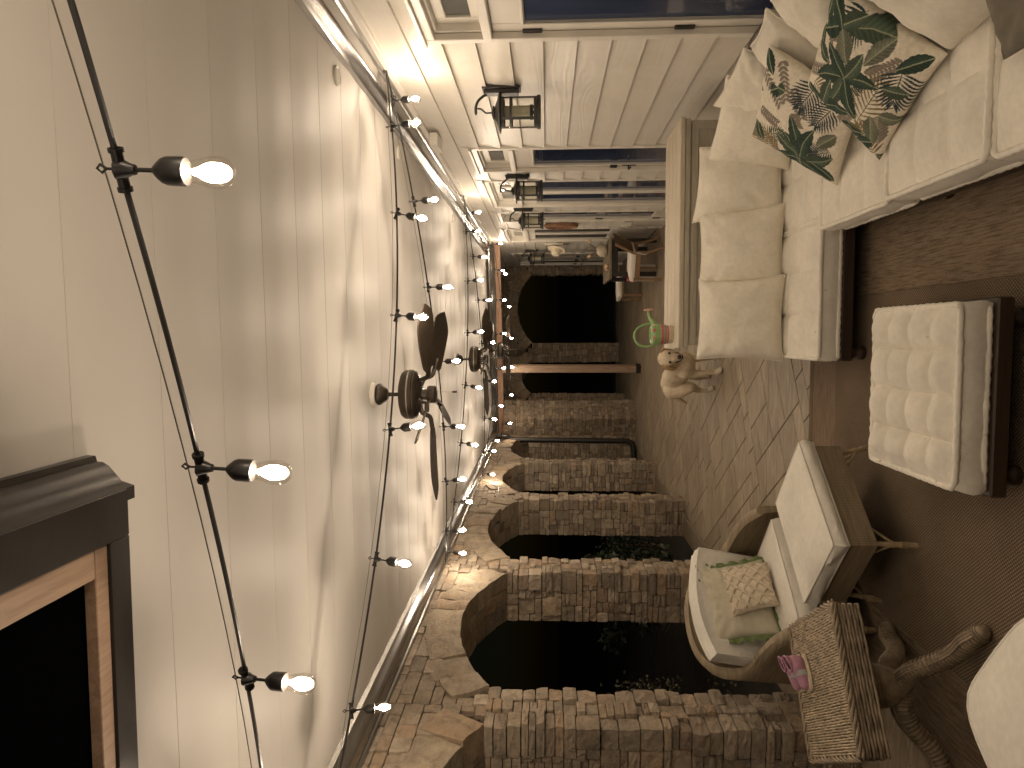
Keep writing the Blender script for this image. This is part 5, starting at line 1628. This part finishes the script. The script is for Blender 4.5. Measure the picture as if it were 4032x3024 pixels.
def shoe(label, loc, rz):
    r = thing('toddler_shoe', label, 'shoe', loc, rz)
    def outline(k, z0, z1, name, mat, par):
        n = 28; vs = []; fs = []
        for z, kk_ in ((z0, k), (z1, k)):
            for i in range(n):
                a = 2 * math.pi * i / n
                x = .085 * math.cos(a); w = .031 + .006 * math.cos(a - .2)
                vs.append((x * kk_, w * kk_ * math.sin(a) + .003 * math.sin(2 * a), z))
        fs = [tuple(range(n - 1, -1, -1)), tuple(range(n, 2 * n))] + [(i, (i + 1) % n, n + (i + 1) % n, n + i) for i in range(n)]
        return MB().add(vs, fs).build(name, mat, par, smooth=40)
    outline(1.0, 0, .013, 'sole', M['cream_sole'], r)
    B = []
    limb([(.055, 0, .026, .024), (.02, 0, .032, .029), (-.01, 0, .042, .031), (-.045, 0, .04, .032)], B)
    limb([(-.02, .006, .05, .028), (-.05, .0, .055, .029)], B)
    me = organic('upper', B, .005, 4); me.materials.clear(); me.materials.append(M['pink'])
    me.polygons.foreach_set('use_smooth', [True] * len(me.polygons))
    link('upper', me, r)
    col_ = [(-.038 + .034 * math.cos(2 * math.pi * i / 20), .026 * math.sin(2 * math.pi * i / 20), .088 - .012 * math.cos(2 * math.pi * i / 20)) for i in range(20)]
    vs = [tuple(p) for p in col_] + [(p[0] * .96 - .002, p[1] * .95, .06) for p in col_]
    vs2 = [(p[0] * 1, p[1] * .88, p[2] + .001) for p in col_]
    MB().add(vs, [(i, (i + 1) % 20, 20 + (i + 1) % 20, 20 + i) for i in range(20)]).build('collar', M['pink'], r, smooth=True, recalc=False)
    MB().tube(col_, .004, 6, closed=True).build('collar_edge', M['pink'], r, smooth=True)
    MB().lathe([(.024, .0795), (.001, .078)], 16, c=(-.038, 0, 0), caps=False).build('opening', M['black'], r, smooth=True)
    sp_ = [(.006, -.034, .022), (.008, -.030, .045), (.010, -.015, .062), (.010, 0, .066), (.010, .015, .062), (.008, .030, .045), (.006, .034, .022)]
    sm_ = smoothpath(sp_, 4); vs = []
    for p in sm_: vs += [(p.x - .011, p.y * 1.03, p.z + .002), (p.x + .011, p.y * 1.03, p.z - .004)]
    MB().add(vs, [(2 * i, 2 * i + 1, 2 * i + 3, 2 * i + 2) for i in range(len(sm_) - 1)]).build('strap', M['grey_strap'], r, smooth=True, recalc=False)
sh = Vector((-1.575, 3.285, HT + .009))
shoe('pink toddler shoe with pale strap, its side open to the wicker weave', sh, ta + math.pi + R(6))
shoe('pink toddler shoe with pale strap standing at the outer edge of the side table', sh + Vector((-.045, .085, 0)), ta + math.pi - R(8))

# ================================================================== SECOND WICKER CHAIR WHOSE SEAT CORNER ENTERS THE PICTURE
c2 = thing('wicker_stool', 'cream cushion with rounded corners on a low wicker stool beside the curved table legs', 'stool', (-1.12, 1.905, 0), R(-35))
MB().box(-.26, .26, -.26, .26, .10, .335, .02).build('skirt', M['wicker'], c2)
for x in (-.22, .22):
    for y in (-.22, .22): MB().lathe([(.016, 0), (.02, .02), (.018, .12)], 10, c=(x, y, 0)).build('leg', M['cane'], c2)
def roundcushion(parent, hw, z0, z1, mat):
    n = 48; vs = []; fs = []; rings = []
    def sup(a, k, p=5.0):
        c, s = math.cos(a), math.sin(a)
        r = (abs(c) ** p + abs(s) ** p) ** (-1 / p)
        return (hw * k * r * c, hw * k * r * s)
    for k, z in ((.94, z0), (1.0, z0 + .02), (1.01, (z0 + z1) / 2), (1.0, z1 - .02), (.97, z1 - .006), (.9, z1 + .006), (.7, z1 + .022), (.4, z1 + .03), (.1, z1 + .032)):
        row = []
        for i in range(n):
            a = 2 * math.pi * i / n; x, y = sup(a, k); row.append(len(vs)); vs.append((x, y, z + .004 * noise.noise(Vector((x * 6, y * 6, 2)))))
        rings.append(row)
    for r0, r1 in zip(rings[:-1], rings[1:]):
        for i in range(n): fs.append((r0[i], r0[(i + 1) % n], r1[(i + 1) % n], r1[i]))
    fs.append(tuple(reversed(rings[0]))); fs.append(tuple(rings[-1]))
    cu = MB().add(vs, fs).build('cushion', mat, parent, smooth=60)
    MB().tube([vs[i] for i in rings[4]], .005, 6, closed=True).build('piping', mat, cu, smooth=True)
roundcushion(c2, .29, .335, .45, M['slip'])

# ================================================================== DINING CORNER AND WALL DECOR
dt = Vector((1.25, 12.3, 0))
tb = thing('dining_table', 'small dark legged table with a pale wooden top set against the siding', 'table', dt)
for i in range(5):
    MB().box(.92 + .132 * i, .92 + .132 * i + .129, 11.68, 12.95, .725, .765, .004).build('top_plank', M['grey_wood'], tb, smooth=None, off=dt)
MB().box(.98, 1.54, 11.74, 12.9, .62, .724, .004).build('apron', M['black_metal'], tb, smooth=None, off=dt)
for x in (.96, 1.50):
    for y in (11.73, 12.84): MB().box(x, x + .07, y, y + .07, 0, .724, .004).build('leg', M['black_metal'], tb, smooth=None, off=dt)
def dchair(label, loc, rz):
    r = thing('dining_chair', label, 'chair', loc, rz, 'teak dining chairs at the small table')
    for sy in (-1, 1):
        MB().tube([(.23, .22 * sy, 0), (.225, .22 * sy, .43)], .022, 8).build('leg', M['teak'], r)
        MB().tube(smoothpath([(-.30, .22 * sy, 0), (-.22, .22 * sy, .22), (-.20, .22 * sy, .42), (-.26, .22 * sy, .56), (-.35, .22 * sy, .74)], 4), .022, 8).build('leg', M['teak'], r)
        MB().box(-.20, .235, .205 * sy - .012, .205 * sy + .012, .34, .42, .004).build('side_rail', M['teak'], r, smooth=None)
    MB().box(.21, .235, -.20, .20, .36, .42, .004).build('front_rail', M['teak'], r, smooth=None)
    vs = []; fs = []
    nn = 10
    for lay in (0, 1):
        for i in range(nn + 1):
            for j in (0, 1):
                z = lerp(.46, .74, j); x = lerp(-.205, -.335, j) - .03 * (1 - (2 * i / nn - 1) ** 2) - .012 * lay
                vs.append((x, lerp(-.21, .21, i / nn), z))
    k2 = 2 * (nn + 1)
    for i in range(nn):
        a = 2 * i
        fs += [(a, a + 2, a + 3, a + 1), (k2 + a, k2 + a + 1, k2 + a + 3, k2 + a + 2), (a, k2 + a, k2 + a + 2, a + 2), (a + 1, a + 3, k2 + a + 3, k2 + a + 1)]
    fs += [(0, 1, k2 + 1, k2), (k2 - 2, 2 * k2 - 2, 2 * k2 - 1, k2 - 1)]
    MB().add(vs, fs).build('woven_back', M['leather'], r, smooth=40)
    boxcushion('seat_cushion', r, -.21, .25, -.22, .22, .425, .485, M['canvas'], .02, 5)
    MB().tube(smoothpath([(-.20, .215, .44), (-.22, .235, .40), (-.20, .24, .33), (-.19, .235, .26)], 4), .006, 6).build('tie', M['canvas'], r)
dchair('teak chair with woven brown back and cream seat, drawn up before the small table', (1.17, 11.30, 0), R(152))
sl = thing('dining_stool', 'low teak stool with a cream cushion standing past the small table', 'stool', (.90, 13.55, 0), R(10))
for x in (-.19, .19):
    for y in (-.17, .17): MB().box(x - .02, x + .02, y - .02, y + .02, 0, .38, .004).build('leg', M['teak'], sl, smooth=None)
MB().box(-.21, .21, -.19, .19, .34, .385, .004).build('seat_frame', M['teak'], sl, smooth=None)
boxcushion('cushion', sl, -.21, .21, -.19, .19, .387, .45, M['canvas'], .02, 8)
vz = thing('vase', 'round cream vase with dry twigs and blossoms on the small table', 'vase', (1.42, 12.05, .765))
MB().lathe([(.05, 0), (.085, .02), (.11, .07), (.105, .12), (.075, .16), (.05, .175), (.045, .185), (.04, .18)], 24).build('body', M['ceramic'], vz)
for k in range(7):
    a = R(52 * k); p1 = Vector((.03 * math.cos(a), .03 * math.sin(a), .17)); p2 = Vector((.10 * math.cos(a), .10 * math.sin(a), .28 + .03 * (k % 3))); p3 = Vector((.16 * math.cos(a + .3), .16 * math.sin(a + .3), .30 + .05 * (k % 2)))
    tw = MB().tube(smoothpath([p1, p2, p3], 4), .004, 5).build('twig', M['twig'], vz)
    if k % 2 == 0:
        fl_ = MB()
        for q in range(5): fl_.ball(p3 + Vector((random.uniform(-.02, .02), random.uniform(-.02, .02), random.uniform(-.015, .02))), .016, 7, 5)
        fl_.build('blossom', M['flower'], tw)
bl_ = MB()
for q in range(14): bl_.ball((random.uniform(-.045, .045), random.uniform(-.045, .045), .03 + random.uniform(-.01, .03)), random.uniform(.016, .026), 8, 6)
tag(bl_.build('flower_head', M['flower'], loc=(1.12, 11.85, .765)), 'small peach and cream flower head lying on the table top', 'flower')
for i, (x, y) in enumerate(((1.12, 11.72), (.93, 11.80))):
    r = thing('drink_carton', ['red and white carton under the table behind the cream chair seat', 'red and white carton at the table leg nearer the cedar post'][i], 'carton', (x, y + .1, 0), R(20 * i), 'red and white cartons under the table')
    MB().box(-.035, .035, -.03, .03, 0, .36, .008).build('body', M['whitebag'], r)
    MB().box(-.038, .038, -.033, .033, .34, .46, .008).build('label_band', M['redbag'], r)
# oval woven tray
tr_ = thing('wall_tray', 'oval woven straw tray hung on the siding between two doors', 'wall decor', (1.664, 10.85, 1.565))
o_ = MB(); n = 40; vs = []; fs = []
rg = [(1.0, 0.0), (1.02, -.02), (.96, -.045), (.86, -.045), (.80, -.02), (.5, -.012), (.02, -.012)]
for k, x in rg:
    for i in range(n):
        a = 2 * math.pi * i / n; vs.append((x, .20 * k * math.cos(a), .255 * k * math.sin(a)))
for q in range(len(rg) - 1):
    for i in range(n): fs.append((q * n + i, q * n + (i + 1) % n, (q + 1) * n + (i + 1) % n, (q + 1) * n + i))
fs.append(tuple((len(rg) - 1) * n + i for i in range(n)))
o_.add(vs, fs).build('weave', M['straw'], tr_, smooth=50)
# hat on a peg rail
pr_ = thing('peg_rail', 'short cream peg rail fixed to the siding with the hat', 'peg rail', (1.66, 13.0, 1.65))
MB().box(-.03, .008, -.03, .03, -.16, .16, .004).build('rail', M['trim'], pr_, smooth=None)
MB().tube([(-.02, 0, .05), (-.07, 0, .06)], .008, 8).build('peg', M['trim'], pr_)
ht = thing('hat', 'cream felt hat hanging from the peg rail', 'hat', (1.56, 13.06, 1.60))
Mh = Matrix.Rotation(R(-75), 4, 'Y') @ Matrix.Rotation(R(15), 4, 'X')
MB().lathe([(.001, .12), (.05, .118), (.075, .10), (.085, .06), (.09, .0), (.09, -.004), (.0, -.004)], 24, M=Mh, caps=False).build('crown', M['hat'], ht, smooth=60)
MB().lathe([(.088, -.002), (.13, -.012), (.165, .004), (.166, .008), (.13, -.006), (.088, .004)], 30, M=Mh, caps=False).build('brim', M['hat'], ht, smooth=60)

# ================================================================== PLANTS OUTSIDE THE ARCADE
def shrub(label, loc, rx, ry, h, n, mat, size, seed, long=1.0, stems=8, z0=.1):
    r = thing('garden_shrub', label, 'shrub', loc, 0, 'shrubs growing outside the arcade')
    rs = random.Random(seed)
    vs = []; fs = []
    cl = [(rs.gauss(0, .45) * rx, rs.gauss(0, .45) * ry, z0 + h * (.25 + .7 * rs.random()), rs.uniform(.16, .34)) for _ in range(26)]
    for i in range(n):
        cx, cy, cz, cr = rs.choice(cl)
        d = Vector((rs.gauss(0, 1), rs.gauss(0, 1), rs.gauss(0, 1))).normalized() * cr * rs.random() ** .4
        p = Vector((cx, cy, cz)) + d
        if p.z < .02: continue
        ax_ = Vector((rs.gauss(0, 1), rs.gauss(0, 1), rs.gauss(.2, .7))).normalized(); sd = ax_.orthogonal().normalized()
        sd = Matrix.Rotation(rs.uniform(0, 6.28), 3, ax_) @ sd
        L = size * long * rs.uniform(.6, 1.3); W = size * .42
        k = len(vs); up_ = ax_.cross(sd)
        vs += [tuple(p), tuple(p + ax_ * L * .5 + sd * W - up_ * L * .05), tuple(p + ax_ * L), tuple(p + ax_ * L * .5 - sd * W - up_ * L * .05)]
        fs += [(k, k + 1, k + 2), (k, k + 2, k + 3)]
    c = MB().add(vs, fs).build('foliage', mat, r, smooth=None, recalc=False)
    sm_ = MB()
    for q in range(stems):
        x, y, z, _ = cl[q]
        sm_.tube(smoothpath([(x * .2, y * .2, 0), (x * .6, y * .6, z * .5), (x, y, z)], 4), [.012] * 8 + [.006], 5)
    sm_.build('stem', M['twig'], r)
shrub('loose pale leaved shrub outside the arch beside the wicker armchair', (-3.25, 5.65, -.16), .30, .45, 1.25, 3200, M['leaf2'], .035, 1)
shrub('dense dark shrub low outside the arch beside the side table', (-3.15, 4.75, -.16), .5, .8, .5, 2600, M['leaf'], .04, 4)
shrub('long leaved green shrub outside the second arch past the armchair', (-3.2, 9.0, -.16), .40, .65, 1.35, 2200, M['leaf'], .075, 2, long=1.7)
shrub('low leafy shrub outside the third arch', (-3.6, 12.0, -.16), .45, .7, .8, 1500, M['leaf'], .05, 3)
# dry ornamental grass by the kerb
gr = thing('dry_grass_clump', 'clump of dry bent stems outside the arch past the wicker armchair', 'grass clump', (-3.0, 8.15, -.16))
gm2 = MB(); rs = random.Random(5)
for i in range(70):
    a = rs.uniform(0, 6.28); L = rs.uniform(.4, .85); b0 = Vector((rs.gauss(0, .05), rs.gauss(0, .07), 0))
    gm2.tube(smoothpath([b0, b0 + Vector((math.cos(a) * L * .15, math.sin(a) * L * .15, L * .55)), b0 + Vector((math.cos(a) * L * .55, math.sin(a) * L * .55, L * .85))], 4), [.0028] * 8 + [.0012], 4)
tag(gm2.build('stems', M['leaf2'], gr, smooth=True), kind='stuff')
